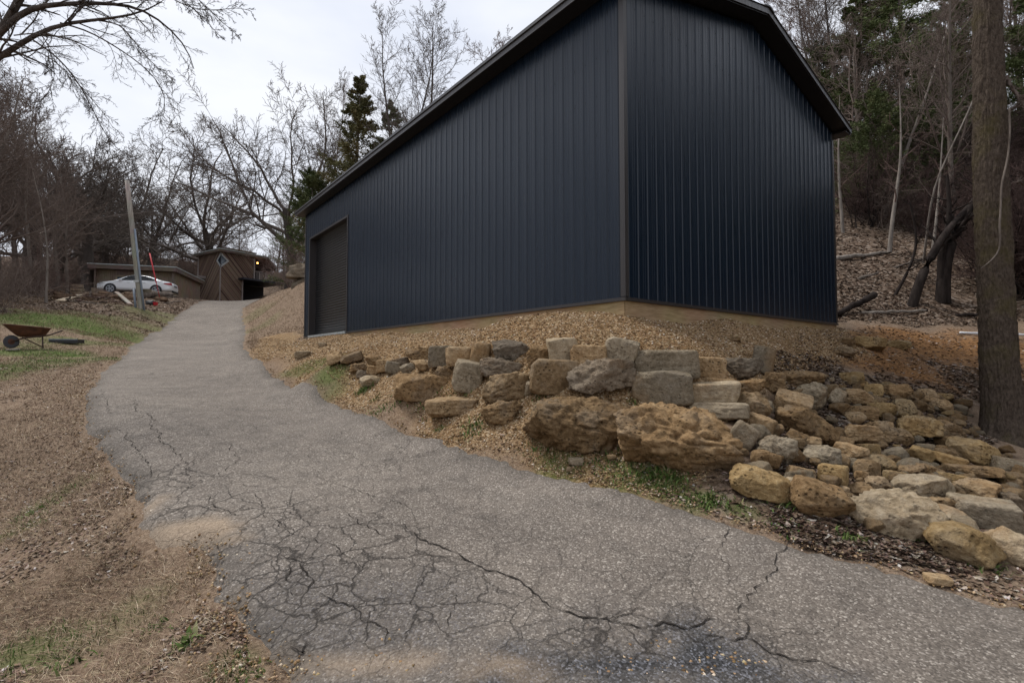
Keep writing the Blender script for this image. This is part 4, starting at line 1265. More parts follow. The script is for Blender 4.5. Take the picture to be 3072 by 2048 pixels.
# dead leaves
_lv = np.array([(-1, 0, .12), (-.35, -.42, -.05), (.35, -.38, .05), (1, 0, .22), (.35, .42, -.03), (-.35, .38, .1), (0, 0, -.08)], float)
_lf = np.array([(0, 1, 6), (1, 2, 6), (2, 3, 6), (3, 4, 6), (4, 5, 6), (5, 0, 6)])
M_LEAF = tint_mat('dead_leaves', [(0, (.05, .032, .022)), (.4, (.145, .095, .064)), (.75, (.25, .18, .132)), (.93, (.38, .31, .255)), (1, (.52, .48, .44))], .8)
M_LEAF_SHADE = tint_mat('shaded_leaves', [(0, (.035, .022, .015)), (.4, (.10, .065, .044)), (.75, (.165, .117, .086)), (.93, (.25, .20, .16)), (1, (.38, .345, .31))], .75)  # darker copy of the dead leaves, canopy shade painted into the colour
def leaf_field(n, px0, px1, Y0, Y1, ok, size, name, label, k=1.0):
    x, y = sample_view(n, px0, px1, Y0, Y1, rs, k)
    g_, d_, gr_, l_, n1_, n2_ = zones(x, y)
    m = ok(x, y, g_, d_, gr_, l_, n1_, n2_) & (poly_sd(bound, x, y) > .0)
    bx_, by_ = x - BX, y - BY
    lx = bx_ * math.cos(B_ROT) + by_ * math.sin(B_ROT); ly = -bx_ * math.sin(B_ROT) + by_ * math.cos(B_ROT)
    m &= ~((lx > -.02) & (lx < BW + .02) & (ly > -.02) & (ly < BL))
    x, y = x[m], y[m]
    sz = size * (.6 + .8 * rs.rand(len(x))) * np.clip(.7 + y * .03, .9, 1.6)
    scatter(name, _lv, _lf, np.c_[x, y, height(x, y)], sz, rs, M_LEAF_SHADE if 'hillside' in label else M_LEAF, .25, .55, label)
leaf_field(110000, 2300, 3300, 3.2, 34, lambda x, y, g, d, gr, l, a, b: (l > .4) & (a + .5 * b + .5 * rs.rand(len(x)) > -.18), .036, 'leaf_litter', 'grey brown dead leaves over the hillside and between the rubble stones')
leaf_field(5200, 1000, 2700, 4.5, 16, lambda x, y, g, d, gr, l, a, b: (g > .4) & (a > .12), .030, 'leaf_litter', 'scattered dead leaves on the gravel below the steel walls')
leaf_field(6000, 2350, 3200, 8, 15, lambda x, y, g, d, gr, l, a, b: (d > .3) & (l < .5), .034, 'leaf_litter', 'dead leaves strewn over the orange dirt shelf')
leaf_field(42000, -300, 760, 2.3, 24, lambda x, y, g, d, gr, l, a, b: (g < .4) & (l < .5) & (a + .4 * b > -.25), .019, 'leaf_litter', 'shredded brown leaves on the verge of the driveway', 1.0)
leaf_field(40000, -300, 640, 20, 45, lambda x, y, g, d, gr, l, a, b: (g < .4) & (gr < .3), .036, 'leaf_litter', 'brown dead leaves over the mound and the wood floor')
leaf_field(9000, 1700, 3200, 2.8, 5.2, lambda x, y, g, d, gr, l, a, b: (poly_sd(bound, x, y) < .6), .026, 'leaf_litter', 'brown leaf crumbs between the rubble and the driveway')

# grass blades and straw
def blades(name, x, y, h, w, rs, mat, lean, label, zoff=0.0):
    n = len(x)
    a = rs.uniform(0, 2 * np.pi, n); b = rs.uniform(0, 2 * np.pi, n)
    L = h * (.5 + rs.rand(n)); ln = lean * (.4 + rs.rand(n)) * L
    z = height(x, y) + zoff
    px = np.c_[np.cos(a), np.sin(a)] * (w * (.6 + .8 * rs.rand(n)))[:, None]
    dx = np.c_[np.cos(b), np.sin(b)]
    p0 = np.c_[x, y]
    hz = np.sqrt(np.maximum(L * L - np.minimum(ln, L * .97) ** 2, (.12 * L) ** 2))
    v = np.zeros((n, 5, 3))
    v[:, 0, :2] = p0 - px; v[:, 1, :2] = p0 + px
    v[:, 2, :2] = p0 + dx * (ln * .38)[:, None] + px * .7; v[:, 3, :2] = p0 + dx * (ln * .38)[:, None] - px * .7
    v[:, 4, :2] = p0 + dx * ln[:, None]
    v[:, 0, 2] = v[:, 1, 2] = z - .004
    v[:, 2, 2] = v[:, 3, 2] = z + hz * .62
    v[:, 4, 2] = z + hz
    i = np.arange(n)[:, None] * 5
    q4 = np.concatenate([i + 0, i + 1, i + 2, i + 3], 1); t3 = np.concatenate([i + 3, i + 2, i + 4], 1)
    o = mesh_np(name, v.reshape(-1, 3), [q4, t3], mat)
    at = o.data.attributes.new('tint', 'FLOAT', 'POINT')
    at.data.foreach_set('value', np.repeat(rs.rand(n), 5).astype(np.float32))
    tag(o, label, None, None, 'stuff')
    return o
M_GRASS = tint_mat('green_grass', [(0, (.035, .06, .014)), (.5, (.08, .135, .028)), (.82, (.14, .18, .055)), (1, (.28, .25, .13))], .6)
M_STRAW = tint_mat('dry_straw', [(0, (.10, .066, .044)), (.4, (.23, .158, .105)), (.8, (.40, .30, .20)), (1, (.56, .46, .33))], .8)
x, y = sample_view(200000, -250, 2500, 2.3, 32, rs, .75)
g_, d_, gr_, l_, n1_, n2_ = zones(x, y)
k = (rs.rand(len(x)) < gr_ * 1.1 - .12) & (poly_sd(bound, x, y) > .0)
blades('green_grass', x[k], y[k], np.clip(.035 + .003 * y[k], .04, .085), .0030 * np.clip(.6 + y[k] * .08, 1, 2.2), rs, M_GRASS, .75, 'short green grass growing in patches')
x, y = sample_view(150000, -300, 760, 2.25, 22, rs)
g_, d_, gr_, l_, n1_, n2_ = zones(x, y)
k = (g_ < .5) & (poly_sd(bound, x, y) > .02) & (fbm2(x * 1.1, y * 1.1, 63, 3) + .35 * rs.rand(len(x)) > -.12)
blades('dry_grass', x[k], y[k], .055 + .002 * y[k], .0019 * np.clip(.6 + y[k] * .14, 1, 3), rs, M_STRAW, 1.6, 'matted dry straw and thatch on the driveway verge')
x, y = sample_view(60000, 640, 930, 15, 42, rs)
k = (poly_sd(bound, x, y) > .1) & (zones(x, y)[0] < .5)
blades('dry_grass', x[k], y[k], .06, .006, rs, M_STRAW, .9, 'tall dry grass on the bank beside the driveway')
x, y = sample_view(40000, -200, 640, 19, 34, rs)
k = (poly_sd(bound, x, y) > .2) & (fbm2(x * .5, y * .5, 13, 3) > -.05)
blades('dry_grass', x[k], y[k], .11, .006, rs, M_STRAW, .9, 'pale dry grass along the edge of the wood')

# single tufts and weeds
def tuft(px, py, n, h, sp, label, cat='weed', name='weed_clump', mat=None, wid=.006, lean=.7):
    c = ground_at(px, py)
    r = np.random.RandomState(int(px + py))
    x = c[0] + r.normal(0, sp, n); y = c[1] + r.normal(0, sp * .8, n)
    o = blades(name, x, y, np.full(n, h * (.62 if mat is None else 1)), wid * 1.25, r, mat or M_GRASS, lean + .35, label)
    del o['kind']
    tag(o, label, cat, 'weeds and tufts along the foot of the slope')
tuft(*Z3(632, 580), 260, .15, .07, 'bright green grass tuft by the pale rounded stone', 'grass tuft', 'grass_tuft', None, .004, .5)
tuft(*Z3(700, 640), 80, .07, .05, 'small green tuft on the gravel below the bright one', 'grass tuft', 'grass_tuft', None, .004)
tuft(*Z3(730, 705), 120, .07, .09, 'flat green weed near the road edge below the wide buried slab')
tuft(*Z3(825, 678), 60, .06, .06, 'thin weed at the lower lip of the wide buried slab')
tuft(*Z3(980, 705), 60, .06, .07, 'sparse weed on the gravel in the bay of the wall')
tuft(*Z3(1115, 690), 140, .08, .12, 'green weed patch on the gravel under the tilted grey block')
tuft(*Z3(1278, 628), 60, .08, .04, 'little fern-like weed at the base of the tilted grey block')
tuft(*Z3(1300, 850), 160, .10, .10, 'loose green weed on the gravel short of the long brown boulder')
tuft(*Z3(1110, 840), 60, .06, .04, 'small dark weed alone on the lower gravel')
tuft(*Z3(1745, 640), 70, .07, .07, 'weed in the joint under the square tan block')
tuft(*Z3(1850, 615), 60, .06, .08, 'low weed under the craggy dark boulder')
tuft(*Z3(2120, 415), 60, .14, .06, 'dry pale grass tuft rooted on top of the wall', 'grass tuft', 'grass_tuft', M_STRAW, .003, .9)
tuft(*Z3(1765, 940), 130, .07, .10, 'weed mat below the start of the long brown boulder')
tuft(*Z4(345, 355), 60, .08, .04, 'weed growing between the dark boulder and the stacked pair')
tuft(*Z4(190, 650), 200, .08, .10, 'leafy weeds under the end of the long brown boulder')
tuft(*Z4(400, 720), 320, .08, .14, 'broad green weed mat at the foot of the giant boulder')
tuft(*Z4(520, 760), 300, .10, .10, 'thick green weeds before the middle of the giant boulder')
tuft(*Z4(640, 850), 140, .06, .10, 'low green weeds between the giant boulder and the road')
tuft(*Z4(770, 870), 160, .07, .08, 'green weeds at the corner of the giant boulder toward the spill')
tuft(*Z4(1110, 900), 160, .10, .06, 'lush green weed between the big ochre and the big brown boulder')
tuft(*Z4(1100, 985), 110, .05, .10, 'flat green weed close to the road below the big brown boulder')
tuft(*Z4(1460, 1075), 130, .08, .05, 'spiky green rosette before the largest pale boulder')
tuft(*Z4(1790, 1090), 60, .06, .05, 'small weed under the largest pale boulder')
tuft(*Z4(2150, 1225), 110, .07, .06, 'green weed under the ochre oval boulder')
A6w = lambda x, y: (x * .6045, 1100 + y * .6046)
tuft(*A6w(920, 1375), 34, .09, .03, 'broad-leaved green weed on the verge nearest the lens', wid=.012)
tuft(*A6w(770, 1310), 60, .05, .05, 'small green weed among dead leaves on the verge')
tuft(*A6w(220, 690), 140, .06, .13, 'patch of grass sprouting in the leafy verge')
tuft(*A6w(320, 1490), 60, .07, .07, 'green grass sprout at the bottom of the verge')
tuft(*A6w(1190, 1510), 60, .06, .06, 'green weed at the broken edge of the asphalt')
# ------------------------------------------------------------------ trees
def bark_mat(name, c0, c1, scale=6, green=None, zs=.25, bm=.6):
    m, n, l, b = nmat(name)
    t = n.new('ShaderNodeTexCoord')
    mp = n.new('ShaderNodeMapping'); mp.inputs['Scale'].default_value = (1, 1, zs)
    l.new(t.outputs['Object'], mp.inputs['Vector'])
    a = noise(n, l, scale, 6, .7, mp.outputs['Vector'])
    c = cramp(n, l, a.outputs['Fac'], [(.32, c0), (.66, c1)])
    out = c.outputs['Color']
    if green:
        g = cramp(n, l, noise(n, l, 1.6, 4, .6, t.outputs['Object']).outputs['Fac'], [(.5, (0, 0, 0)), (.66, (1, 1, 1))])
        out = mixc(n, l, math_(n, l, 'MULTIPLY', g.outputs['Color'], .55).outputs[0], out, green).outputs['Color']
    l.new(out, b.inputs['Base Color'])
    b.inputs['Roughness'].default_value = .95
    b.inputs['Specular IOR Level'].default_value = .08
    bump(n, l, b, a.outputs['Fac'], bm, .03)
    return m
M_BARK = bark_mat('grey_brown_bark', (.075, .06, .05), (.215, .18, .152), 9)
M_TWIG = bark_mat('brown_twigs', (.105, .08, .068), (.215, .168, .142), 5)
M_TWIGR = bark_mat('reddish_twigs', (.10, .066, .057), (.21, .145, .123), 5)
M_PALE = bark_mat('pale_bark', (.12, .10, .085), (.30, .265, .23), 7)
M_OTW = bark_mat('oak_twigs', (.08, .066, .058), (.175, .145, .126), 5)
M_BRUSH = bark_mat('dusky_brush_twigs', (.055, .036, .033), (.115, .078, .068), 5)
M_LIMB = bark_mat('dark_grey_bark', (.045, .038, .034), (.12, .10, .088), 9)  # darker grey bark for oaks, poplar and overhanging limbs
M_DARK = bark_mat('dark_bark', (.013, .010, .009), (.042, .033, .029), 7)

def frames(T):
    ref = np.where(np.abs(T[..., 2:3]) < .9, np.array([0, 0, 1.0]), np.array([1.0, 0, 0]))
    x = np.cross(T, ref); x /= np.linalg.norm(x, axis=-1, keepdims=True) + 1e-9
    return x, np.cross(T, x)

def tubes(pts, rad, sides):
    B, n, _ = pts.shape
    T = np.gradient(pts, axis=1); T /= np.linalg.norm(T, axis=-1, keepdims=True) + 1e-9
    x, y = frames(T)
    a = np.arange(sides) * 2 * np.pi / sides
    v = pts[:, :, None, :] + rad[:, :, None, None] * (x[:, :, None, :] * np.cos(a)[None, None, :, None] + y[:, :, None, :] * np.sin(a)[None, None, :, None])
    idx = np.arange(B * n * sides).reshape(B, n, sides)
    r = np.roll(idx, -1, 2)
    f = np.stack([idx[:, :-1], r[:, :-1], r[:, 1:], idx[:, 1:]], -1).reshape(-1, 4)
    return v.reshape(-1, 3), f

def walk(start, d, L, n, wander, up, rs):
    B = len(start)
    pts = np.zeros((B, n + 1, 3)); pts[:, 0] = start
    d = d.copy()
    for i in range(n):
        d = d + rs.normal(0, wander, (B, 3)); d[:, 2] += up
        d /= np.linalg.norm(d, axis=1)[:, None]
        pts[:, i + 1] = pts[:, i] + d * (L / n)[:, None]
    return pts

def children(pts, rad, L, k, t0, t1, ang, ratio, rr, rs, fall=.55, rmin=.004):
    B, n, _ = pts.shape
    t = (np.arange(k)[None] + rs.rand(B, k)) / k * (t1 - t0) + t0
    f = t * (n - 1); i = np.clip(f.astype(int), 0, n - 2); w = f - i
    bi = np.arange(B)[:, None]
    p = pts[bi, i] * (1 - w)[..., None] + pts[bi, i + 1] * w[..., None]
    T = pts[bi, i + 1] - pts[bi, i]; T /= np.linalg.norm(T, axis=-1, keepdims=True) + 1e-9
    x, y = frames(T)
    az = np.arange(k)[None] * 2.4 + rs.uniform(0, 6.28, (B, 1)) + rs.normal(0, .5, (B, k))
    an = np.radians(ang) * rs.uniform(.7, 1.3, (B, k))
    d = T * np.cos(an)[..., None] + (x * np.cos(az)[..., None] + y * np.sin(az)[..., None]) * np.sin(an)[..., None]
    ln = L[:, None] * ratio * (1 - fall * t) * rs.uniform(.6, 1.25, (B, k))
    ra = (rad[bi, i] * (1 - w) + rad[bi, i + 1] * w) * rr * rs.uniform(.75, 1.1, (B, k))
    return p.reshape(-1, 3), d.reshape(-1, 3), ln.ravel(), np.maximum(ra.ravel(), rmin)

def grow(levels, rs, seeds=None):
    """levels: list of dicts; the first gives the stem(s)"""
    V, Fs, off = [[], []], [[], []], [0, 0]
    l0 = levels[0]
    if seeds is None:
        st = l0.get('start', np.zeros((1, 3))); d = np.array(l0.get('dir', [[0, 0, 1.0]]), float)
        L = np.array(l0['len'], float).reshape(-1); r = np.array(l0['r'], float).reshape(-1)
        pts = walk(np.array(st, float), d / np.linalg.norm(d, axis=1)[:, None], L, l0['n'], l0['wander'], l0['up'], rs)
        tt = np.linspace(0, 1, l0['n'] + 1)
        rad = r[:, None] * (1 - tt * (1 - l0['taper']))[None]
        rad[:, 0] *= l0.get('flare', 1.25)
        todo = [(pts, rad, L)]
    else:
        todo = seeds
    cur = todo
    for (pts, rad, L) in cur:
        v, f = tubes(pts, rad, l0.get('sides', 8))
        V[0].append(v); Fs[0].append(f + off[0]); off[0] += len(v)
    for lv in levels[1:]:
        nxt = []
        P_, D_, L_, R_ = [], [], [], []
        for (pts, rad, L) in cur:
            p, d, ln, ra = children(pts, rad, L, lv['k'], lv.get('t0', .2), lv.get('t1', 1), lv['ang'], lv['ratio'], lv.get('rr', .6), rs, lv.get('fall', .55), lv.get('rmin', .005))
            P_.append(p); D_.append(d); L_.append(ln); R_.append(ra)
        p, d, ln, ra = map(np.concatenate, (P_, D_, L_, R_))
        pts = walk(p, d, ln, lv['n'], lv['wander'], lv['up'], rs)
        tt = np.linspace(0, 1, lv['n'] + 1)
        rad = np.maximum(ra[:, None] * (1 - tt * (1 - lv.get('taper', .35)))[None], lv.get('rmin', .005) * .7)
        v, f = tubes(pts, rad, lv.get('sides', 3))
        V[1].append(v); Fs[1].append(f + off[1]); off[1] += len(v)
        cur = [(pts, rad, ln)]
    res = []
    for i in (0, 1):
        res.append((np.concatenate(V[i]), np.concatenate(Fs[i])))
    return res

HIDE = []
def tree_proto(name, levels, seed, mt=M_BARK, mc=M_TWIG):
    (tv, tf), (cv_, cf_) = grow(levels, np.random.RandomState(seed))
    h = max(tv[:, 2].max(), cv_[:, 2].max())
    def mk(nm, v, f, m):
        o = mesh_np(nm, v / h, f, m, smooth=True)
        me = o.data; bpy.data.objects.remove(o); return me
    return (name, [('trunk', mk('trunk', tv, tf, mt)), ('crown', mk('crown', cv_, cf_, mc))])

def place(proto, px, Y, top_py, label, cat, group=None, rz=None, wide=1.0, X=None, Ht=None, sink=.02, lean=0.0, name=None):
    a, b = ray(px, top_py)
    x = a * Y if X is None else X
    g = float(HN(np.array([np.clip(x, -80, 60)]), np.array([np.clip(Y, -40, 92)]))[0])
    h = (b * Y + EYE - g) if Ht is None else Ht
    e = empty(name or proto[0], (x, Y, g - sink * h), random.uniform(0, 6.28) if rz is None else rz)
    e.rotation_euler[1] = lean
    e.scale = (h * wide, h * wide, h)
    for nm, me in proto[1]:
        o = bpy.data.objects.new(nm, me); COL.objects.link(o); o.parent = e
    tag(e, label, cat, group)
    return e
random.seed(5)
def oak_levels(tl=4.8, r=.27):
    return [dict(len=[tl], r=[r], n=6, wander=.06, up=.05, taper=.75, flare=1.5, sides=9),
            dict(k=9, t0=.55, t1=1.0, ang=52, ratio=1.7, rr=.46, fall=.25, n=9, wander=.15, up=.05, sides=6, taper=.22),
            dict(k=12, t0=.15, t1=1.0, ang=48, ratio=.50, rr=.5, n=6, wander=.17, up=.05, sides=4, taper=.25),
            dict(k=10, t0=.12, t1=1, ang=46, ratio=.5, rr=.5, n=4, wander=.19, up=.04, sides=3, rmin=.013, taper=.4),
            dict(k=6, t0=.15, t1=1, ang=45, ratio=.6, rr=.6, n=3, wander=.2, up=.03, sides=3, rmin=.010, taper=.5)]
def young_levels(h=11, r=.13):
    return [dict(len=[h], r=[r], n=12, wander=.045, up=.04, taper=.12, flare=1.3, sides=7),
            dict(k=26, t0=.2, t1=.98, ang=46, ratio=.42, rr=.5, fall=.6, n=7, wander=.12, up=.10, sides=4, taper=.25),
            dict(k=9, t0=.12, t1=1, ang=45, ratio=.45, rr=.55, n=4, wander=.15, up=.06, sides=3, rmin=.009, taper=.4),
            dict(k=7, t0=.12, t1=1, ang=42, ratio=.5, rr=.6, n=3, wander=.18, up=.04, sides=3, rmin=.008, taper=.5),
            dict(k=4, t0=.3, t1=1, ang=40, ratio=.6, rr=.7, n=2, wander=.15, up=.03, sides=3, rmin=.006, taper=.6)]
def multi_levels(h=16, n=3, r=.14, sp=.16):
    d = [[math.cos(i * 2.1) * sp, math.sin(i * 2.1) * sp, 1] for i in range(n)]
    return [dict(start=[[.15 * math.cos(i * 2.1), .15 * math.sin(i * 2.1), 0] for i in range(n)], dir=d, len=[h * (1 - .08 * i) for i in range(n)], r=[r * (1 - .1 * i) for i in range(n)], n=14, wander=.035, up=.03, taper=.1, sides=7),
            dict(k=28, t0=.3, t1=.99, ang=42, ratio=.30, rr=.45, fall=.55, n=6, wander=.12, up=.10, sides=4, taper=.25),
            dict(k=9, t0=.15, t1=1, ang=42, ratio=.45, rr=.55, n=4, wander=.16, up=.07, sides=3, rmin=.010, taper=.4),
            dict(k=8, t0=.15, t1=1, ang=42, ratio=.55, rr=.6, n=3, wander=.16, up=.05, sides=3, rmin=.009, taper=.5)]
def shrub_levels(h=3, n=16, sp=.5, r=.022):
    rr_ = np.random.RandomState(n)
    d = [[rr_.normal(0, sp), rr_.normal(0, sp), 1] for i in range(n)]
    return [dict(start=[[rr_.normal(0, .25), rr_.normal(0, .25), 0] for i in range(n)], dir=d, len=[h * rr_.uniform(.6, 1.1) for i in range(n)], r=[r * rr_.uniform(.6, 1.2) for i in range(n)], n=8, wander=.10, up=.0, taper=.2, sides=4),
            dict(k=9, t0=.2, t1=.99, ang=42, ratio=.40, rr=.55, n=5, wander=.14, up=.02, sides=3, taper=.3, rmin=.006),
            dict(k=6, t0=.15, t1=1, ang=42, ratio=.5, rr=.6, n=3, wander=.18, up=.01, sides=3, rmin=.005, taper=.5),
            dict(k=3, t0=.15, t1=1, ang=42, ratio=.6, rr=.6, n=2, wander=.18, up=.0, sides=3, rmin=.0045, taper=.5)]
OAK = [tree_proto('oak_tree', oak_levels(4.2, .28), 11, M_LIMB, M_OTW), tree_proto('oak_tree', oak_levels(5.0, .27), 12, M_LIMB, M_OTW), tree_proto('oak_tree', oak_levels(3.6, .27), 13, M_LIMB, M_OTW)]
YNG = [tree_proto('woodland_tree', young_levels(11, .13), 21), tree_proto('woodland_tree', young_levels(12, .16), 22), tree_proto('woodland_tree', young_levels(10, .10), 23, M_BARK, M_TWIGR), tree_proto('woodland_tree', young_levels(12, .11), 24, M_PALE, M_TWIG)]
MUL = [tree_proto('poplar_tree', multi_levels(16, 3), 31, M_LIMB, M_OTW), tree_proto('poplar_tree', multi_levels(16, 2, .13, .1), 32, M_PALE, M_TWIG)]
DSH = [tree_proto('shrub', shrub_levels(3.2, 20, .45), 44, M_BRUSH, M_BRUSH), tree_proto('shrub', shrub_levels(3.6, 14, .35), 45, M_DARK, M_BRUSH)]
SHR = [tree_proto('shrub', shrub_levels(3, 16), 41, M_TWIG, M_TWIG), tree_proto('shrub', shrub_levels(3.4, 22, .4), 42, M_TWIG, M_TWIG), tree_proto('shrub', shrub_levels(2.6, 13, .65), 43, M_TWIGR, M_TWIGR)]
for pr in SHR + DSH:
    pr[1][0] = ('stem', pr[1][0][1]); pr[1][1] = ('twigs', pr[1][1][1])

def needle_mat(name, c0, c1, c2):
    m, n, l, b = nmat(name)
    a = n.new('ShaderNodeAttribute'); a.attribute_name = 'tint'
    r = cramp(n, l, a.outputs['Fac'], [(0, c0), (.6, c1), (1, c2)])
    l.new(r.outputs['Color'], b.inputs['Base Color'])
    b.inputs['Roughness'].default_value = .8; b.inputs['Specular IOR Level'].default_value = .15
    return m
M_NEED = needle_mat('cedar_needles', (.06, .078, .03), (.125, .15, .06), (.20, .20, .10))
M_NEEDB = needle_mat('rusty_cedar_needles', (.065, .068, .03), (.15, .14, .062), (.25, .18, .095))
def conifer(name, seed, h=10, wid=2.4, base=.12, nb=150, per=42, mat=M_NEED, power=.8, droop=.0):
    rs = np.random.RandomState(seed)
    l0 = dict(len=[h], r=[.16], n=10, wander=.02, up=.05, taper=.08, flare=1.3, sides=7)
    pts = walk(np.zeros((1, 3)), np.array([[0, 0, 1.0]]), np.array([h]), 10, .02, .05, rs)
    rad = .16 * (1 - np.linspace(0, 1, 11) * .92)[None]
    tv, tf = tubes(pts, rad, 7)
    t = base + (1 - base) * rs.rand(nb) ** .9
    prof = (1 - (t - base) / (1 - base)) ** power * (.75 + .5 * rs.rand(nb)) + .05
    f = t * 10; i = np.clip(f.astype(int), 0, 9); w = (f - i)[:, None]
    st = pts[0, i] * (1 - w) + pts[0, i + 1] * w
    az = rs.uniform(0, 6.28, nb)
    d = np.c_[np.cos(az), np.sin(az), rs.uniform(-.15, .55, nb) - droop]
    d /= np.linalg.norm(d, axis=1)[:, None]
    bl = wid * prof
    bp = walk(st, d, bl, 5, .12, .06, rs)
    bv, bf = tubes(bp, (.02 * (1 - np.linspace(0, 1, 6) * .8))[None] * np.ones((nb, 1)), 3)
    u = .2 + .8 * rs.rand(nb, per)
    fi = u * 5; k = np.clip(fi.astype(int), 0, 4); w = (fi - k)[..., None]
    bi = np.arange(nb)[:, None]
    c = bp[bi, k] * (1 - w) + bp[bi, k + 1] * w
    c = c + rs.normal(0, 1, c.shape) * (.03 + .075 * bl[:, None, None] * (1.15 - u[..., None]))
    c = c.reshape(-1, 3); n = len(c)
    a = rs.normal(size=(n, 3)); a[:, 2] *= .5; a += np.repeat(d, per, 0) * .9; a /= np.linalg.norm(a, axis=1)[:, None]
    b_ = np.cross(a, rs.normal(size=(n, 3))); b_ /= np.linalg.norm(b_, axis=1)[:, None]
    L = (.032 + .055 * rs.rand(n))[:, None]
    v = np.stack([c - a * L, c + b_ * L * .32, c + a * L * 1.2, c - b_ * L * .32], 1).reshape(-1, 3)
    fq = np.arange(n * 4).reshape(-1, 4)
    cv_ = np.concatenate([bv, v]); grp = np.concatenate([bf, fq + len(bv)])
    hh = max(tv[:, 2].max(), v[:, 2].max())
    o = mesh_np('crown', cv_ / hh, grp, mat)
    at = o.data.attributes.new('tint', 'FLOAT', 'POINT')
    clump = np.repeat(rs.rand(nb), per)
    tint = np.clip(.6 * clump + .4 * rs.rand(n), 0, 1)
    at.data.foreach_set('value', np.concatenate([np.full(len(bv), .2), np.repeat(tint, 4)]).astype(np.float32))
    me = o.data; bpy.data.objects.remove(o)
    o = mesh_np('trunk', tv / hh, tf, M_BARK, smooth=True); mt = o.data; bpy.data.objects.remove(o)
    return (name, [('trunk', mt), ('crown', me)])
CON = [conifer('cedar_tree', 51, 10, 2.4, .1, 130, 260, M_NEED, .8, .1), conifer('cedar_tree', 52, 10, 2.6, .10, 125, 260, M_NEEDB, .85, .12), conifer('cedar_tree', 53, 9, 3.0, .05, 150, 300, M_NEED, .55)]

# --- trees that stand out, one by one
place(OAK[0], 646, 57, 405, 'wide bare oak rising behind the wooden house', 'tree', rz=.4, wide=.95)
place(OAK[1], 462, 53, 440, 'bare oak with low forked trunk behind the flat-roofed garage', 'tree', rz=2.0, wide=1.0)
place(OAK[2], 285, 41, 300, 'large bare oak spreading over the garage from the wood edge', 'tree', rz=1.1, wide=1.0)
place(OAK[1], 880, 47, 225, 'large bare oak beside the eave end of the steel building', 'tree', rz=4.1, wide=.9)
place(YNG[3], 985, 52, 180, 'tall slender pale tree overtopping the oak by the steel building', 'tree', rz=.5, wide=.8)
place(CON[1], 1062, 43, 212, 'rusty green cedar showing above the long roof edge, taller of the pair', 'conifer', rz=.5, wide=1.05)
place(CON[0], 1168, 45, 288, 'small cedar beside the rusty one above the long roof edge', 'conifer', rz=2.5, wide=1.0)
place(CON[2], 960, 44, 500, 'low dark cedar under the big oak by the eave end', 'conifer', rz=1.5, wide=1.1)
place(MUL[0], 1245, 41, -70, 'three-stemmed tall bare poplar towering over the roof', 'tree', rz=1.0, wide=1.1)
place(YNG[2], 1480, 50, 30, 'small bare treetop peeping over the roof beyond the poplar', 'tree', rz=2.0, wide=.9)
place(MUL[1], 2420, 33, -260, 'bare two-stemmed pale tree just beyond the gable roof edge', 'tree', rz=.3, wide=1.0)
place(MUL[0], 2520, 30, -330, 'bare tree clump rising behind the gable wall corner', 'tree', rz=2.2, wide=1.0, lean=.12)
place(CON[2], 2480, 31, 110, 'bushy cedar next to the lower eave of the gable', 'conifer', rz=.7, wide=1.0)
place(CON[0], 2690, 27, -260, 'tall dark cedar in the middle of the hillside', 'conifer', rz=.2, wide=1.05)
place(CON[2], 2590, 24, 270, 'low dark cedar on the slope behind the brush', 'conifer', rz=3.7, wide=1.1)
place(CON[1], 2880, 29, 90, 'cedar filling the gap before the thick trunk', 'conifer', rz=5.0, wide=1.15)
place(CON[0], 3070, 26, -60, 'cedar beyond the thick trunk at the picture edge', 'conifer', rz=1.2, wide=1.1)
place(CON[0], 2560, 29, -40, 'tall green cedar rising just beyond the lower eave', 'conifer', rz=1.9, wide=1.2)
place(CON[2], 2740, 24, 230, 'broad green cedar low on the hillside among the brush', 'conifer', rz=4.4, wide=1.2)
place(CON[0], 2850, 32, -120, 'tallest cedar of the hill, touching the thick trunk in outline', 'conifer', rz=2.9, wide=1.3)
place(CON[2], 2780, 34, 160, 'dark cedar high on the hill behind the others', 'conifer', rz=2.4, wide=1.2)
place(YNG[0], 2830, 21, -250, 'thin dark tree standing between the cedars and the thick trunk', 'tree', rz=.8, wide=.8)
place(YNG[3], 2620, 23, -160, 'pale slanting tree on the hillside behind the gable corner', 'tree', rz=.1, wide=.9, lean=.3)
place(YNG[1], 2560, 25, -200, 'bare tree leaning out over the slope by the eave corner', 'tree', rz=1.3, wide=.9, lean=.25)

# --- the wood beyond the lawn
rs = np.random.RandomState(77)
W_LAB = 'leafless thin tree in the dense wood beyond the lawn'
spots = [(-60, 24, 120), (40, 27, 170), (130, 31, 240), (-140, 22, 60), (190, 34, 330), (10, 33, 230), (230, 30, 420), (-20, 38, 260), (150, 41, 300), (70, 45, 330), (330, 60, 470), (380, 62, 540), (-200, 27, 100),
         (-110, 32, 150), (150, 24, 470), (255, 52, 430), (-250, 20, 0), (110, 36, 290), (300, 62, 520), (60, 50, 380), (180, 52, 400), (270, 60, 480), (-40, 46, 300)]
for i, (px, Y, top) in enumerate(spots):
    place((YNG + OAK)[[0, 4, 2, 5, 1, 3, 6][i % 7]] if Y > 33 else YNG[[0, 1, 3][i % 3]], px + rs.uniform(-15, 15), Y, top + rs.uniform(-30, 30), W_LAB, 'tree', 'trees of the wood beyond the lawn', wide=rs.uniform(.85, 1.25), lean=rs.uniform(-.06, .06))
for i in range(30):
    px = rs.uniform(150, 940); Y = rs.uniform(64, 90)
    place(YNG[i % 4], px, Y, rs.uniform(600, 720), 'bare far tree in the hazy row behind the wooden house', 'tree', 'far trees behind the house', wide=rs.uniform(1.0, 1.4))
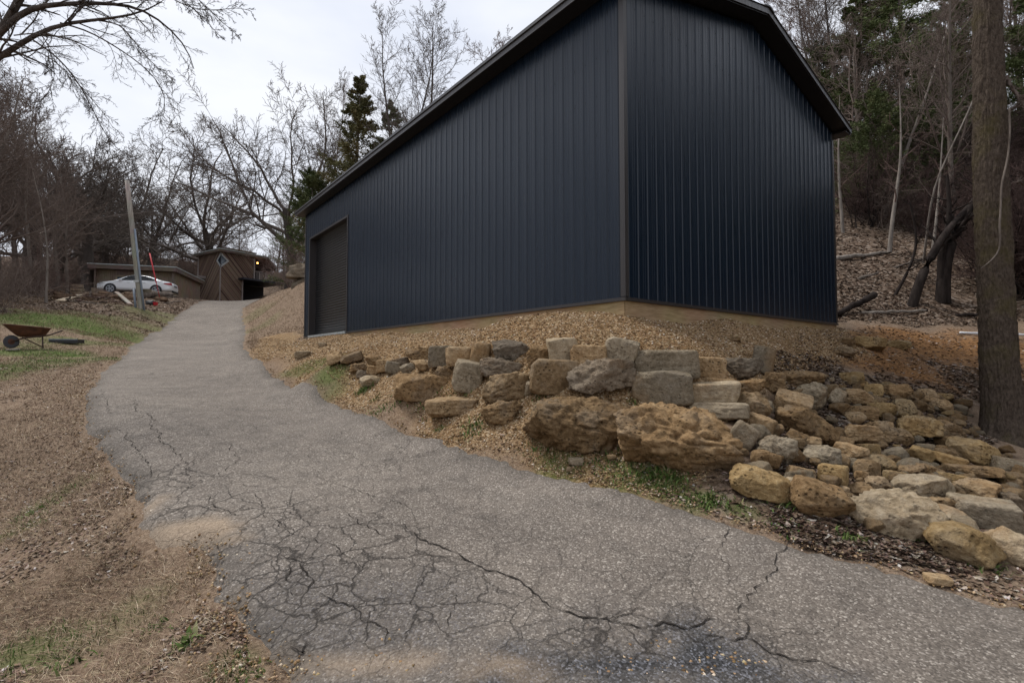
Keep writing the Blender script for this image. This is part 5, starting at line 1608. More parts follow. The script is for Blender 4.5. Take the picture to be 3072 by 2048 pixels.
for i in range(15):
    px = rs.uniform(2330, 3250); Y = rs.uniform(27, 50)
    place(YNG[(i * 3) % 4], px, Y, rs.uniform(-350, 60), 'bare tree on the upper part of the wooded hill', 'tree', 'bare trees on the hill', wide=rs.uniform(.9, 1.2), lean=rs.uniform(-.05, .15))
# brush
for i in range(34):
    px = rs.uniform(60, 960); Y = rs.uniform(57, 74)
    place(SHR[i % 3], px, Y, 0, 'leafless brush shrub on the far slope behind the house', 'shrub', 'brush on the far slope', Ht=rs.uniform(3.5, 6.5), wide=rs.uniform(1.2, 1.8))
for i in range(14):
    px = rs.uniform(2930, 3300); Y = rs.uniform(14.0, 19)
    place(DSH[i % 2], px, Y, 0, 'dark twiggy shrub of the hillside thicket', 'shrub', 'thicket shrubs on the hillside', Ht=rs.uniform(2.8, 5.0), wide=rs.uniform(.9, 1.3))
S_LAB = 'tangled leafless brush shrub at the edge of the wood beyond the lawn'
for i in range(17):
    px = rs.uniform(-330, 190); Y = rs.uniform(19.5, 30)
    if px > 100 and Y < 27: Y += 6
    place(SHR[i % 3], px, Y, 0, S_LAB, 'shrub', 'brush along the wood', Ht=rs.uniform(1.6, 3.8), wide=rs.uniform(.9, 1.3))
for i in range(12):
    px = rs.uniform(230, 420); Y = rs.uniform(44, 50)
    place(SHR[i % 3], px, Y, 0, 'brown leafless shrub standing behind the garage', 'shrub', 'shrubs behind the garage', Ht=rs.uniform(2.5, 4.5), wide=1.1)
for i, (px, Y, h) in enumerate([(905, 36, 3.2), (895, 48, 5), (912, 41, 5.5)]):
    place(SHR[i % 3], px, Y, 0, 'tall brown shrub on the bank by the far end of the steel building', 'shrub', 'shrubs on the bank', Ht=h, wide=1.0)
for i in range(74):
    px = rs.uniform(2500, 3350); Y = rs.uniform(19.0, 33)
    place((DSH + SHR[:1])[i % 3], px, Y, 0, 'dark twiggy shrub of the hillside thicket', 'shrub', 'thicket shrubs on the hillside', Ht=rs.uniform(1.8, 4.4), wide=rs.uniform(.9, 1.4))
# wood beyond the frame on both sides of the lane (mirrored in the steel walls)
for i, (x, y, h) in enumerate([(16, 7, 11), (19, 3, 12), (22, 9, 13), (15, 0, 10), (24, 1, 14), (28, 6, 13), (20, 13, 12), (27, 13, 13), (18, -5, 12), (25, -5, 13)]):
    place(CON[i % 3], 0, y, 0, 'cedar standing outside the view beside the thick trunk', 'conifer', 'cedars down the lane', X=x, Ht=h, wide=1.5)
for i, (x, y, h) in enumerate([(-19, 3, 11), (-22, 8, 12), (-17, -3, 11), (-26, 2, 13), (-24, 13, 12), (-13, -6, 11), (-8, -9, 11), (0, -12, 12), (8, -10, 11)]):
    place(YNG[i % 3], 0, y, 0, 'bare tree standing outside the view along the lane', 'tree', 'bare trees down the lane', X=x, Ht=h, wide=1.2)

# --- hand-laid stems
def poly3(pts):
    return np.array([P(px, py, Y) for px, py, Y in pts])
def resamp(p, n):
    d = np.r_[0, np.cumsum(np.linalg.norm(np.diff(p, axis=0), axis=1))]
    t = np.linspace(0, d[-1], n)
    # smooth by quadratic blending
    q = np.stack([np.interp(t, d, p[:, i]) for i in range(3)], 1)
    for _ in range(2): q[1:-1] = (q[:-2] + 2 * q[1:-1] + q[2:]) / 4
    return q, d[-1]
def stem_tree(name, stems, levels, seed, mt, mc, label, cat, parts=('trunk', 'crown'), group=None, sides=7, origin=None):
    seeds = []
    for pts, r0, r1 in stems:
        q, L = resamp(poly3(pts) if len(pts[0]) == 3 and not isinstance(pts, np.ndarray) else pts, 16)
        seeds.append((q[None], np.linspace(r0, r1, 16)[None], np.array([L])))
    (tv, tf), (cv_, cf_) = grow([dict(sides=sides)] + levels, np.random.RandomState(seed), seeds)
    o0 = seeds[0][0][0, 0] if origin is None else np.array(origin)
    e = empty(name, tuple(o0))
    mesh_np(parts[0], tv - o0, tf, mt, e, smooth=True)
    mesh_np(parts[1], cv_ - o0, cf_, mc, e, smooth=True)
    tag(e, label, cat, group)
    return e
TW = [dict(k=9, t0=.25, t1=1, ang=45, ratio=.28, rr=.5, n=6, wander=.15, up=.03, sides=4, taper=.25, rmin=.006),
      dict(k=7, t0=.15, t1=1, ang=45, ratio=.45, rr=.55, n=4, wander=.18, up=.02, sides=3, rmin=.005),
      dict(k=5, t0=.15, t1=1, ang=42, ratio=.5, rr=.6, n=3, wander=.18, up=.02, sides=3, rmin=.004)]
Q3 = lambda x, y, Y: (2480 + x * .389, 450 + y * .389, Y)
def grounded(px, py):
    g = ground_at(px, py, 8); return g[1]
yb1 = grounded(*Q3(660, 1210, 0)[:2]); yb2 = grounded(*Q3(900, 1170, 0)[:2]); yb3 = grounded(*Q3(525, 1125, 0)[:2])
stem_tree('leaning_tree', [([Q3(655, 1225, yb1), Q3(720, 1000, yb1), Q3(800, 830, yb1), Q3(880, 680, yb1), Q3(1020, 520, yb1 + .3), Q3(1130, 400, yb1 + .6), Q3(1300, 150, yb1 + 1)], .14, .05)], TW, 61, M_DARK, M_DARK, 'dark crooked tree leaning over toward the thick trunk', 'tree')
stem_tree('leaning_tree', [([Q3(900, 1185, yb2), Q3(900, 1000, yb2), Q3(930, 800, yb2), Q3(1000, 620, yb2), Q3(1090, 480, yb2), Q3(1160, 380, yb2), Q3(1250, 100, yb2)], .20, .07),
                           ([Q3(885, 1000, yb2), Q3(880, 800, yb2), Q3(930, 640, yb2), Q3(950, 480, yb2), Q3(930, 200, yb2)], .11, .04)], TW, 62, M_DARK, M_DARK, 'stout black double-stemmed tree at the foot of the hillside', 'tree')
stem_tree('leaning_tree', [([Q3(520, 1130, yb3), Q3(600, 990, yb3), Q3(665, 850, yb3), Q3(695, 720, yb3), Q3(685, 590, yb3), Q3(640, 400, yb3)], .05, .025)], TW, 63, M_DARK, M_DARK, 'thin crooked black sapling beside the leaning tree', 'tree')
stem_tree('sapling', [([Q3(485, 790, 19.5), Q3(500, 600, 19.5), Q3(530, 380, 19.5), Q3(570, 120, 19.5), Q3(575, -150, 19.5), Q3(560, -520, 19.6)], .085, .010)], TW, 64, M_PALE, M_TWIGR, 'pale straight sapling on the hillside, tallest of the thin ones', 'tree')
stem_tree('sapling', [([Q3(128, 680, 22), Q3(115, 480, 22), Q3(95, 250, 22), Q3(90, 0, 22), Q3(100, -420, 22)], .08, .010)], TW, 65, M_PALE, M_TWIGR, 'thin tan sapling close to the edge of the steel gable wall', 'tree')
stem_tree('sapling', [([Q3(815, 800, 18.6), Q3(840, 600, 18.6), Q3(860, 400, 18.6), Q3(880, 150, 18.6), Q3(900, -250, 18.6)], .06, .010)], TW, 66, M_PALE, M_TWIGR, 'birch-like pale sapling among the black leaning trees', 'tree')
stem_tree('sapling', [([(2985, 120, 16), (2925, 290, 16), (2880, 390, 16), (2850, 450, 16.2), (2800, 560, 16.5), (2780, 700, 17), (2770, 790, 17.5)][::-1], .04, .008)], TW, 67, M_PALE, M_TWIG, 'slim grey sapling slanting toward the thick trunk', 'tree')

# thick trunk close to the lens
def big_trunk():
    Y = 8.0
    base = P(3012, 1330, Y)
    e = empty('shade_tree', base)
    tag(e, 'thick mossy brown tree trunk standing beside the rubble spill', 'tree')
    n, k = 420, 150
    zs = np.linspace(-.25, 9.5, n)
    v = np.zeros((n, k, 3))
    th = np.arange(k) * 2 * np.pi / k
    cxs = np.interp(zs, [-.25, 0, 1.2, 4.5, 6.8, 9.5], [.03, .03, -.03, -.05, -.01, .08])
    rr = np.interp(zs, [-.25, 0, .15, .4, 1.1, 2.4, 4.4, 6.8, 9.5], [.50, .40, .335, .28, .245, .225, .213, .18, .155])
    for i in range(n):
        c_ = np.c_[np.cos(th), np.sin(th), np.zeros(k)]
        w_ = fbm3(c_ * 2 + np.array([0, 0, zs[i] * .9]), 15, 3) * .5
        ridge = np.abs(fbm3(np.c_[np.cos(th + w_ * .25) * 8.5, np.sin(th + w_ * .25) * 8.5, np.full(k, zs[i] * 4.2)], 5, 3))
        fl = fbm3(np.c_[np.cos(th) * 14, np.sin(th) * 14, np.full(k, zs[i] * 11)], 25, 2)
        lob = .16 * np.maximum(0, np.sin(th * 4 + 1.2)) * np.exp(-max(0, zs[i]) * 4.0) + .03 * np.sin(th * 2 + zs[i] * .4)
        r = rr[i] * (1 + lob) + .030 * np.minimum(ridge, .55) * 1.6 + .007 * fl - .016
        v[i, :, 0] = cxs[i] + r * np.cos(th); v[i, :, 1] = r * np.sin(th); v[i, :, 2] = zs[i]
    idx = np.arange(n * k).reshape(n, k); rl = np.roll(idx, -1, 1)
    f = np.stack([idx[:-1], rl[:-1], rl[1:], idx[1:]], -1).reshape(-1, 4)
    mesh_np('trunk', v.reshape(-1, 3), f, bark_mat('mossy_bark', (.045, .034, .026), (.135, .105, .082), 30, (.10, .085, .03), .55, 1.0), e, smooth=True)
    sd = []
    for (z, az, L, r) in [(8.2, 0.3, 4, .09), (8.8, 2.2, 4, .10), (9.2, 4.0, 4, .10), (9.4, 5.4, 4, .09), (9.4, 1.3, 4.5, .12)]:
        p0 = np.array([[-.17, 0, z]]); d = np.array([[math.cos(az), math.sin(az), 1.0]]); d /= np.linalg.norm(d)
        pts = walk(p0, d, np.array([L]), 15, .08, .04, np.random.RandomState(int(az * 10)))
        sd.append((pts, np.linspace(r, r * .3, 16)[None], np.array([L])))
    for (px0, py0, px1, py1, r) in [(3015, 230, 3080, 330, .035), (3020, 330, 3110, 300, .015), (3010, 560, 3120, 520, .012)]:
        a = np.array(P(px0, py0, 7.95)) - np.array(base); b = np.array(P(px1, py1, 7.7)) - np.array(base)
        sd.append((np.linspace(a, b, 16)[None] + np.random.RandomState(1).normal(0, .01, (1, 16, 3)), np.linspace(r, r * .4, 16)[None], np.array([1.0])))
    (tv, tf), (cv_, cf_) = grow([dict(sides=6)] + TW, np.random.RandomState(9), sd)
    mesh_np('crown', np.concatenate([tv, cv_]), np.concatenate([tf, cf_ + len(tv)]), M_TWIG, e, smooth=True)
    return e
big_trunk()
# vine clinging to the trunk
vp = [(3028, 325, 7.75), (3030, 400, 7.72), (3024, 470, 7.70), (3004, 555, 7.68), (3002, 620, 7.66), (2998, 680, 7.65), (3002, 730, 7.64), (2994, 760, 7.62), (2970, 785, 7.60), (2942, 806, 7.6)]
q, _ = resamp(poly3(vp), 40)
vm = MB(); vm.tube([tuple(p) for p in q], [.014] * 30 + list(np.linspace(.014, .006, 10)), 7)
tag(vm.build('climbing_vine', M_BARK, None, smooth=True), 'grey dead vine clinging to the thick trunk', 'vine')

# tree outside the frame whose limbs hang into the upper corner
Zt = lambda x, y, Y: (x * .3231, y * .3231, Y)
limbs = [
 ([Zt(-700, 900, 8.3), Zt(-300, 560, 8.2), Zt(0, 310, 8.1), Zt(110, 130, 8.0), Zt(190, -30, 8), Zt(330, -260, 8)], .075, .05),
 ([Zt(-20, 330, 8.1), Zt(100, 190, 8.0), Zt(280, 60, 8.0), Zt(420, 50, 8.0), Zt(550, 40, 8.1), Zt(830, 25, 8.2), Zt(1200, 45, 8.4), Zt(1330, 80, 8.4), Zt(1500, 200, 8.5), Zt(1640, 310, 8.6), Zt(1780, 500, 8.7), Zt(1800, 640, 8.7)], .05, .006),
 ([Zt(-700, 900, 8.3), Zt(-250, 680, 8.1), Zt(0, 530, 8.0), Zt(160, 430, 7.9), Zt(380, 280, 7.9), Zt(560, 205, 8.0), Zt(930, 190, 8.2), Zt(1200, 150, 8.3), Zt(1400, 110, 8.4), Zt(1500, 20, 8.5)], .065, .008),
 ([Zt(270, 350, 7.9), Zt(470, 480, 7.9), Zt(620, 620, 7.9), Zt(760, 820, 8.0), Zt(860, 1010, 8.0), Zt(960, 1230, 8.1), Zt(1080, 1370, 8.1)], .013, .005),
 ([Zt(560, 215, 8.0), Zt(780, 270, 8.1), Zt(1020, 400, 8.1), Zt(1280, 570, 8.2), Zt(1440, 720, 8.2), Zt(1540, 860, 8.3), Zt(1560, 970, 8.3), Zt(1440, 1150, 8.3)], .014, .003),
 ([Zt(60, 420, 7.9), Zt(240, 440, 7.8), Zt(420, 500, 7.8), Zt(640, 680, 7.8), Zt(830, 900, 7.9), Zt(960, 1040, 7.9), Zt(1050, 1190, 7.9)], .010, .003),
 ([Zt(900, 190, 8.2), Zt(1110, 220, 8.3), Zt(1300, 450, 8.3), Zt(1420, 600, 8.4), Zt(1620, 750, 8.4)], .012, .003),
 ([Zt(1400, -200, 8.6), Zt(1700, 0, 8.8), Zt(1900, 180, 8.9), Zt(2070, 370, 9)], .012, .003),
 ([Zt(1500, -260, 8.6), Zt(1850, 0, 8.9), Zt(2010, 160, 9), Zt(2230, 350, 9.1)], .012, .003),
 ([Zt(1500, -60, 8.7), Zt(1780, 80, 8.8), Zt(1980, 100, 8.9), Zt(2230, 70, 9.0), Zt(2340, 110, 9.0)], .010, .003),
 ([Zt(330, -260, 8), Zt(700, -220, 8.2), Zt(1100, -160, 8.4), Zt(1500, -200, 8.7)], .05, .015),
 ([Zt(640, 200, 8.0), Zt(720, 110, 8.1), Zt(850, -20, 8.2), Zt(900, -160, 8.3)], .018, .008),
 ([Zt(200, 320, 7.9), Zt(330, 180, 8.1), Zt(380, 60, 8.2), Zt(460, -60, 8.2)], .012, .006),
 ([Zt(130, 330, 7.8), Zt(400, 300, 7.7), Zt(480, 520, 7.7), Zt(520, 700, 7.7), Zt(460, 860, 7.8), Zt(330, 1000, 7.8)], .009, .003),
]
b0 = (-10.6, 8.4)
gz0 = float(H0(*b0)[0])
limb0 = np.array([[b0[0], b0[1], gz0 - .1], [b0[0], b0[1], gz0 + 2], [b0[0] + .1, b0[1] - .05, gz0 + 3.6], list(P(-226, 291, 8.3)), list(P(-260, 150, 8.4)), list(P(-300, -200, 8.6))])
TWO = [dict(k=16, t0=.2, t1=1, ang=34, ratio=.27, rr=.5, n=7, wander=.12, up=-.05, sides=4, taper=.3, rmin=.0045),
       dict(k=8, t0=.15, t1=1, ang=40, ratio=.45, rr=.6, n=4, wander=.18, up=-.03, sides=3, rmin=.0034),
       dict(k=5, t0=.2, t1=1, ang=42, ratio=.45, rr=.7, n=3, wander=.2, up=-.0, sides=3, rmin=.0027)]
_ot = stem_tree('overhanging_tree', limbs, TWO, 71, M_LIMB, M_LIMB, 'bare tree whose drooping limbs reach into the sky at the upper corner', 'tree', parts=('limbs', 'twigs'), sides=8, origin=(b0[0], b0[1], gz0))
_q, _ = resamp(limb0, 20)
_v, _f = tubes(_q[None], np.linspace(.2, .10, 20)[None], 10)
mesh_np('trunk', _v - np.array([b0[0], b0[1], gz0]), _f, M_LIMB, _ot, smooth=True)

# fallen logs on the hillside
def log(name, a, b, r0, r1, mat, label, wob=.03, cat='log'):
    A = np.array(a); B = np.array(b)
    n = 14
    t = np.linspace(0, 1, n)[:, None]
    p = A * (1 - t) + B * t
    r = np.random.RandomState(int(abs(A[0] * 100)))
    p[1:-1] += r.normal(0, wob, (n - 2, 3)) * np.array([1, 1, .5])
    q = MB().tube([tuple(x) for x in p], list(np.linspace(r0, r1, n) * r.uniform(.9, 1.12, n)), 9)
    return tag(q.build(name, mat, None, smooth=True), label, cat)
def gp(px, py, dz=.04):
    g = ground_at(px, py, 8); return (g[0], g[1], g[2] + dz)
log('fallen_log', gp(2500, 783), gp(2668, 760), .10, .06, M_PALE, 'long grey fallen trunk high on the leafy slope by the gable edge')
log('fallen_log', gp(2576, 842), gp(2778, 778), .055, .03, M_BARK, 'thin fallen pole slanting up the leafy slope')
log('fallen_log', gp(2505, 952, .06), (lambda g: (g[0], g[1], g[2] + .35))(gp(2622, 925)), .07, .10, M_DARK, 'black broken log propped up at the foot of the slope')
log('fallen_log', gp(2585, 944), gp(2812, 935), .05, .03, M_PALE, 'pale straight pole on the ground before the black trees')
log('fallen_log', gp(2870, 950), gp(2965, 948), .045, .04, M_DARK, 'short dark pole lying next to the thick trunk')
log('white_pipe', gp(2880, 1003, .03), gp(3160, 1012, .03), .03, .03, simple('white_plastic', (.7, .72, .75), .4, var=.05), 'white plastic pipe lying on the dirt behind the thick trunk', 0.0, 'pipe')
# ------------------------------------------------------------------ garage, house, car, pole and small things
M_WOODG = wood('weathered_boards', (.16, .118, .085), (.31, .245, .185), .85, (7, 7, .5))
M_WOODB = wood('fascia_wood', (.10, .075, .06), (.21, .17, .14), .85, (1, 1, 6))
M_EDGE = simple('drip_edge', (.42, .46, .45), .5, .3, var=.1)
M_BLUE = simple('blue_door_paint', (.022, .06, .10), .5, var=.15)
M_TANF = simple('tan_frame', (.30, .24, .16), .7, var=.15)
M_BLACK = simple('black_plastic', (.012, .012, .014), .5, var=.2)
M_DKWALL = simple('dark_wall', (.018, .017, .018), .8, var=.2)
M_GLASSB = simple('dark_window_glass', (.02, .035, .055), .06, spec=.8, var=.1)

def gz(x, y): return float(H0(x, y)[0])

# garage: local x along the front (towards the drive), y to the back
GX0, GY0 = -28.3, 42.0
gr = math.atan2(.27, .96)
gb = gz(-30.5, 41.5) - .05
gar = empty('garage', (GX0, GY0, gb), gr)
tag(gar, 'low flat-roofed wooden garage with a blue door behind the white car', 'garage')
W_, D_, H_ = 5.6, 6.9, 2.55
q = MB()
q.bx(-.06, 0, .12, D_, -.6, H_); q.bx(-W_, -.06, D_ - .06, D_, -.6, H_); q.bx(-W_, -W_ + .06, .12, D_ - .06, -.6, H_)
for i in range(28): q.bx(.0, .018, .14 + i * .24, .18 + i * .24, -.6, H_ - .01)
q.build('wall', M_WOODG, gar)
q = MB()
q.bx(-W_ + .06, -4.25, .35, .41, -.6, H_); q.bx(-1.25, -.06, .35, .41, -.6, H_); q.bx(-4.25, -1.25, .35, .41, 2.12, H_)
q.build('front_wall', M_WOODG, gar)
f_ = MB(); f_.bx(-4.25, -4.14, .30, .345, -.3, 2.12); f_.bx(-1.36, -1.25, .30, .345, -.3, 2.12); f_.bx(-4.14, -1.36, .30, .345, 2.02, 2.12)
q = MB(); q.bx(-4.14, -1.36, .36, .40, -.3, 2.02)
for z in (.45, .95, 1.45): q.bx(-4.10, -1.40, .345, .358, z, z + .42)
gd = q.build('garage_door', M_BLUE, gar); f_.build('door_frame', M_TANF, gd)
for x in (-.12, -W_ + .0):
    q = MB(); q.bx(x, x + .12, .0, .118, -.6, H_); q.build('post', M_WOODB, gar)
for (a, b) in ((-5.35, -4.45), (-1.05, -.3)):
    q = MB(); q.bx(a, b, .325, .348, 1.05, 1.62); q.build('pale_panel', simple('pale_panel', (.38, .37, .33), .8, var=.25), gar)
q = MB(); q.bx(-W_ - .3, .3, -.35, D_ + .2, H_ + .001, H_ + .32)
rf = q.build('roof', M_WOODB, gar)
MB().bx(-W_ - .33, .33, -.38, D_ + .23, H_ + .321, H_ + .40).build('roof_edge', M_EDGE, rf)
q = MB(); q.bx(-5.5, -4.4, -.55, .1, -.3, .95); q.build('lean_to_box', M_WOODG, gar)

# house
HX, HY = -29.0, 50.0
hb = gz(HX, HY) - .12
hs = empty('wooden_house', (HX, HY, hb), math.atan2(.839, .545))
tag(hs, 'brown chevron-sided wooden house with a diamond corner window, up the drive', 'house')
def chevron():
    m, n, l, b = nmat('diagonal_siding')
    t = n.new('ShaderNodeTexCoord'); sx = n.new('ShaderNodeSeparateXYZ'); l.new(t.outputs['Object'], sx.inputs[0])
    s1 = math_(n, l, 'ADD', math_(n, l, 'ADD', sx.outputs[0], sx.outputs[1]).outputs[0], math_(n, l, 'MULTIPLY', sx.outputs[2], .86).outputs[0])
    fr = math_(n, l, 'FRACT', math_(n, l, 'MULTIPLY', s1.outputs[0], 1 / .26).outputs[0])
    ln = cramp(n, l, fr.outputs[0], [(.0, (1, 1, 1)), (.10, (1, 1, 1)), (.16, (0, 0, 0)), (1, (0, 0, 0))])
    idn = math_(n, l, 'FLOOR', math_(n, l, 'MULTIPLY', s1.outputs[0], 1 / .26).outputs[0])
    wn_ = n.new('ShaderNodeTexWhiteNoise'); wn_.noise_dimensions = '1D'; l.new(idn.outputs[0], wn_.inputs['W'])
    c = cramp(n, l, wn_.outputs['Value'], [(0, (.075, .043, .034)), (.5, (.14, .092, .066)), (1, (.20, .15, .11))])
    nn = noise(n, l, 6, 4, .6, t.outputs['Object'])
    c2 = mixc(n, l, .4, c.outputs['Color'], nn.outputs['Color'], 'SOFT_LIGHT')
    c3 = mixc(n, l, math_(n, l, 'MULTIPLY', ln.outputs['Color'], .75).outputs[0], c2.outputs['Color'], (.26, .205, .17))
    l.new(c3.outputs['Color'], b.inputs['Base Color']); b.inputs['Roughness'].default_value = .85; b.inputs['Specular IOR Level'].default_value = .15
    bump(n, l, b, ln.outputs['Color'], .6, .02)
    return m
M_CHEV = chevron()
q = MB()
q.bx(0, 2.2, 0, .12, -.4, 2.82); q.bx(0, 3.42, 0, .12, 2.8201, 5.2); q.bx(0, .12, .1201, 4.5, -.4, 5.2)
q.bx(.1201, 5.4, 4.38, 4.5, -.4, 5.2); q.bx(3.30, 3.4199, .1201, 4.379, 2.8201, 5.2)
q.build('wall', M_CHEV, hs)
q = MB(); q.bx(2.08, 2.1999, .1201, 4.379, -.4, 2.6); q.bx(2.2001, 6.2, 2.9, 3.0, -.4, 2.6); q.build('lower_wall', M_DKWALL, hs)
M_POST = simple('grey_trim_post', (.27, .235, .22), .8, var=.15)
for (x0_, x1_, y0_, y1_, z0_, z1_) in [(-.05, -.001, -.05, .09, -.3, 3.62), (2.13, 2.26, -.05, -.001, -.3, 2.75), (3.35, 3.48, -.05, -.001, 2.83, 5.18), (-.05, -.001, 4.4, 4.55, 2.6, 5.18)]:
    MB().bx(x0_, x1_, y0_, y1_, z0_, z1_).build('corner_post', M_POST, hs)
q = MB()
def slabr(mb, pts, y0_, y1_, th):
    for (xa, za), (xb, zb) in zip(pts[:-1], pts[1:]):
        mb.add([(xa, y0_, za), (xb, y0_, zb), (xb, y1_, zb), (xa, y1_, za), (xa, y0_, za + th), (xb, y0_, zb + th), (xb, y1_, zb + th), (xa, y1_, za + th)],
               [(3, 2, 1, 0), (4, 5, 6, 7), (0, 1, 5, 4), (2, 3, 7, 6), (0, 4, 7, 3), (1, 2, 6, 5)])
slabr(q, [(-.35, 5.201), (4.7, 5.201), (5.65, 4.1)], -.35, 4.85, .20)
rf = q.build('roof', M_WOODB, hs)
q = MB(); slabr(q, [(-.40, 5.405), (4.72, 5.405), (5.72, 4.26)], -.40, 4.9, .07); q.build('roof_edge', M_EDGE, rf)
# corner diamond window: half on each wall
zc_, hw, hh_ = 4.37, .80, .73
def tri_ring(mb, inner, outer, to3, d):
    vs = [to3(s, d, z) for s, z in outer] + [to3(s, d, z) for s, z in inner] + [to3(s, 0.001, z) for s, z in outer] + [to3(s, .001, z) for s, z in inner]
    fs = [(0, 1, 4, 3), (1, 2, 5, 4), (0, 6, 7, 1), (1, 7, 8, 2), (3, 4, 10, 9), (4, 5, 11, 10)]
    mb.add(vs, fs)
fr_, pn = MB(), MB()
for to3 in (lambda s, d, z: (s, -d, z), lambda s, d, z: (-d, s, z)):
    tri_ring(fr_, [(0.0, zc_ + hh_ - .22), (hw - .24, zc_), (0.0, zc_ - hh_ + .22)], [(0.0, zc_ + hh_), (hw, zc_), (0.0, zc_ - hh_)], to3, .055)
    pn.add([to3(0, .03, zc_ + hh_ - .2), to3(hw - .22, .03, zc_), to3(0, .03, zc_ - hh_ + .2)], [(0, 1, 2)])
win = pn.build('corner_window', M_GLASSB, hs)
fr_.build('window_frame', simple('grey_window_frame', (.36, .37, .37), .6, var=.1), win, recalc=True)
# balcony, deck, lamp
q = MB(); q.bx(1.75, 6.3, -1.0, 3.0, 2.62, 2.80); q.build('canopy', simple('blue_black_canopy', (.012, .014, .024), .5), hs)
q = MB()
for x in (3.9, 4.6, 5.35): q.bx(x, x + .09, -.10, -.02, 2.801, 3.72)
q.bx(3.49, 5.44, -.10, -.02, 3.7201, 3.80); q.bx(3.49, 5.44, -.09, -.03, 2.88, 2.95)
for x in np.arange(3.6, 5.3, .14): q.bx(x, x + .03, -.075, -.045, 2.951, 3.72)
q.build('balcony_railing', M_POST, hs)
MB().bx(3.43, 5.4, 2.2, 2.3, 2.801, 4.4).build('porch_back_wall', M_DKWALL, hs)
q = MB(); q.bx(5.3, 5.399, -.02, .10, 3.801, 4.3); q.build('porch_post', M_POST, hs)
lm, n_, l_, b_ = nmat('lit_porch_bulb')
b_.inputs['Emission Color'].default_value = (1, .36, .08, 1); b_.inputs['Emission Strength'].default_value = 5.0
lp = bmesh.new(); bmesh.ops.create_icosphere(lp, subdivisions=3, radius=.09)
me = bpy.data.meshes.new('porch_lamp'); lp.to_mesh(me); lp.free(); me.materials.append(lm)
lo = bpy.data.objects.new('porch_lamp', me); COL.objects.link(lo); lo.parent = hs; lo.location = (3.75, -.02, 4.68)
MB().cyl((3.75, -.02, 4.80), (3.75, -.02, 5.2), .03, 8).build('lamp_bracket', M_BLACK, lo).matrix_parent_inverse = Matrix.Translation((-3.75, .02, -4.68))
MB().bx(3.0, 3.55, 2.84, 2.899, -.3, 1.75).build('entrance_door', simple('pale_grey_door', (.20, .21, .21), .6, var=.1), hs)
M_CHIM = rock_mat('chimney_stone', (.17, .11, .06), (.33, .24, .14), (.46, .37, .25), .3, .5)
q = MB(); q.bx(1.6, 2.6, 4.53, 5.45, -.5, 6.1)
for i in range(16): q.bx(1.56 + .03 * (i % 2), 2.64 - .03 * (i % 3), 4.51, 5.49, -.4 + i * .4, -.13 + i * .4)
q.build('chimney', M_CHIM, hs)
q = MB(); q.bx(1.3, 4.3, 1.6, 4.3, 5.476, 5.95); q.build('clerestory', simple('tan_clerestory', (.28, .23, .14), .8), hs)
MB().bx(1.1, 4.5, 1.4, 4.9, 5.951, 6.05).build('clerestory_roof', M_WOODB, hs)
q = MB(); q.bx(-.75, -.002, 2.9, 5.2, 2.75, 3.0); q.build('side_ledge', M_POST, hs)
# low wall of stones in front of the house
for i in range(9):
    x = -30.0 + i * .82; y = 47.2 + .12 * i
    w, f = rock_shape('slab', (1.0, .5, .34), 700 + i, 3)
    o = mesh_np('edging_stone', w, f, M_ROCK['t' if i % 2 else 'g'], smooth=True); o.location = (x, y, gz(x, y) + .08); o.rotation_euler[2] = .15
    tag(o, 'flat edging stone in the low row before the wooden house', 'edging stone', 'edging stones before the house')

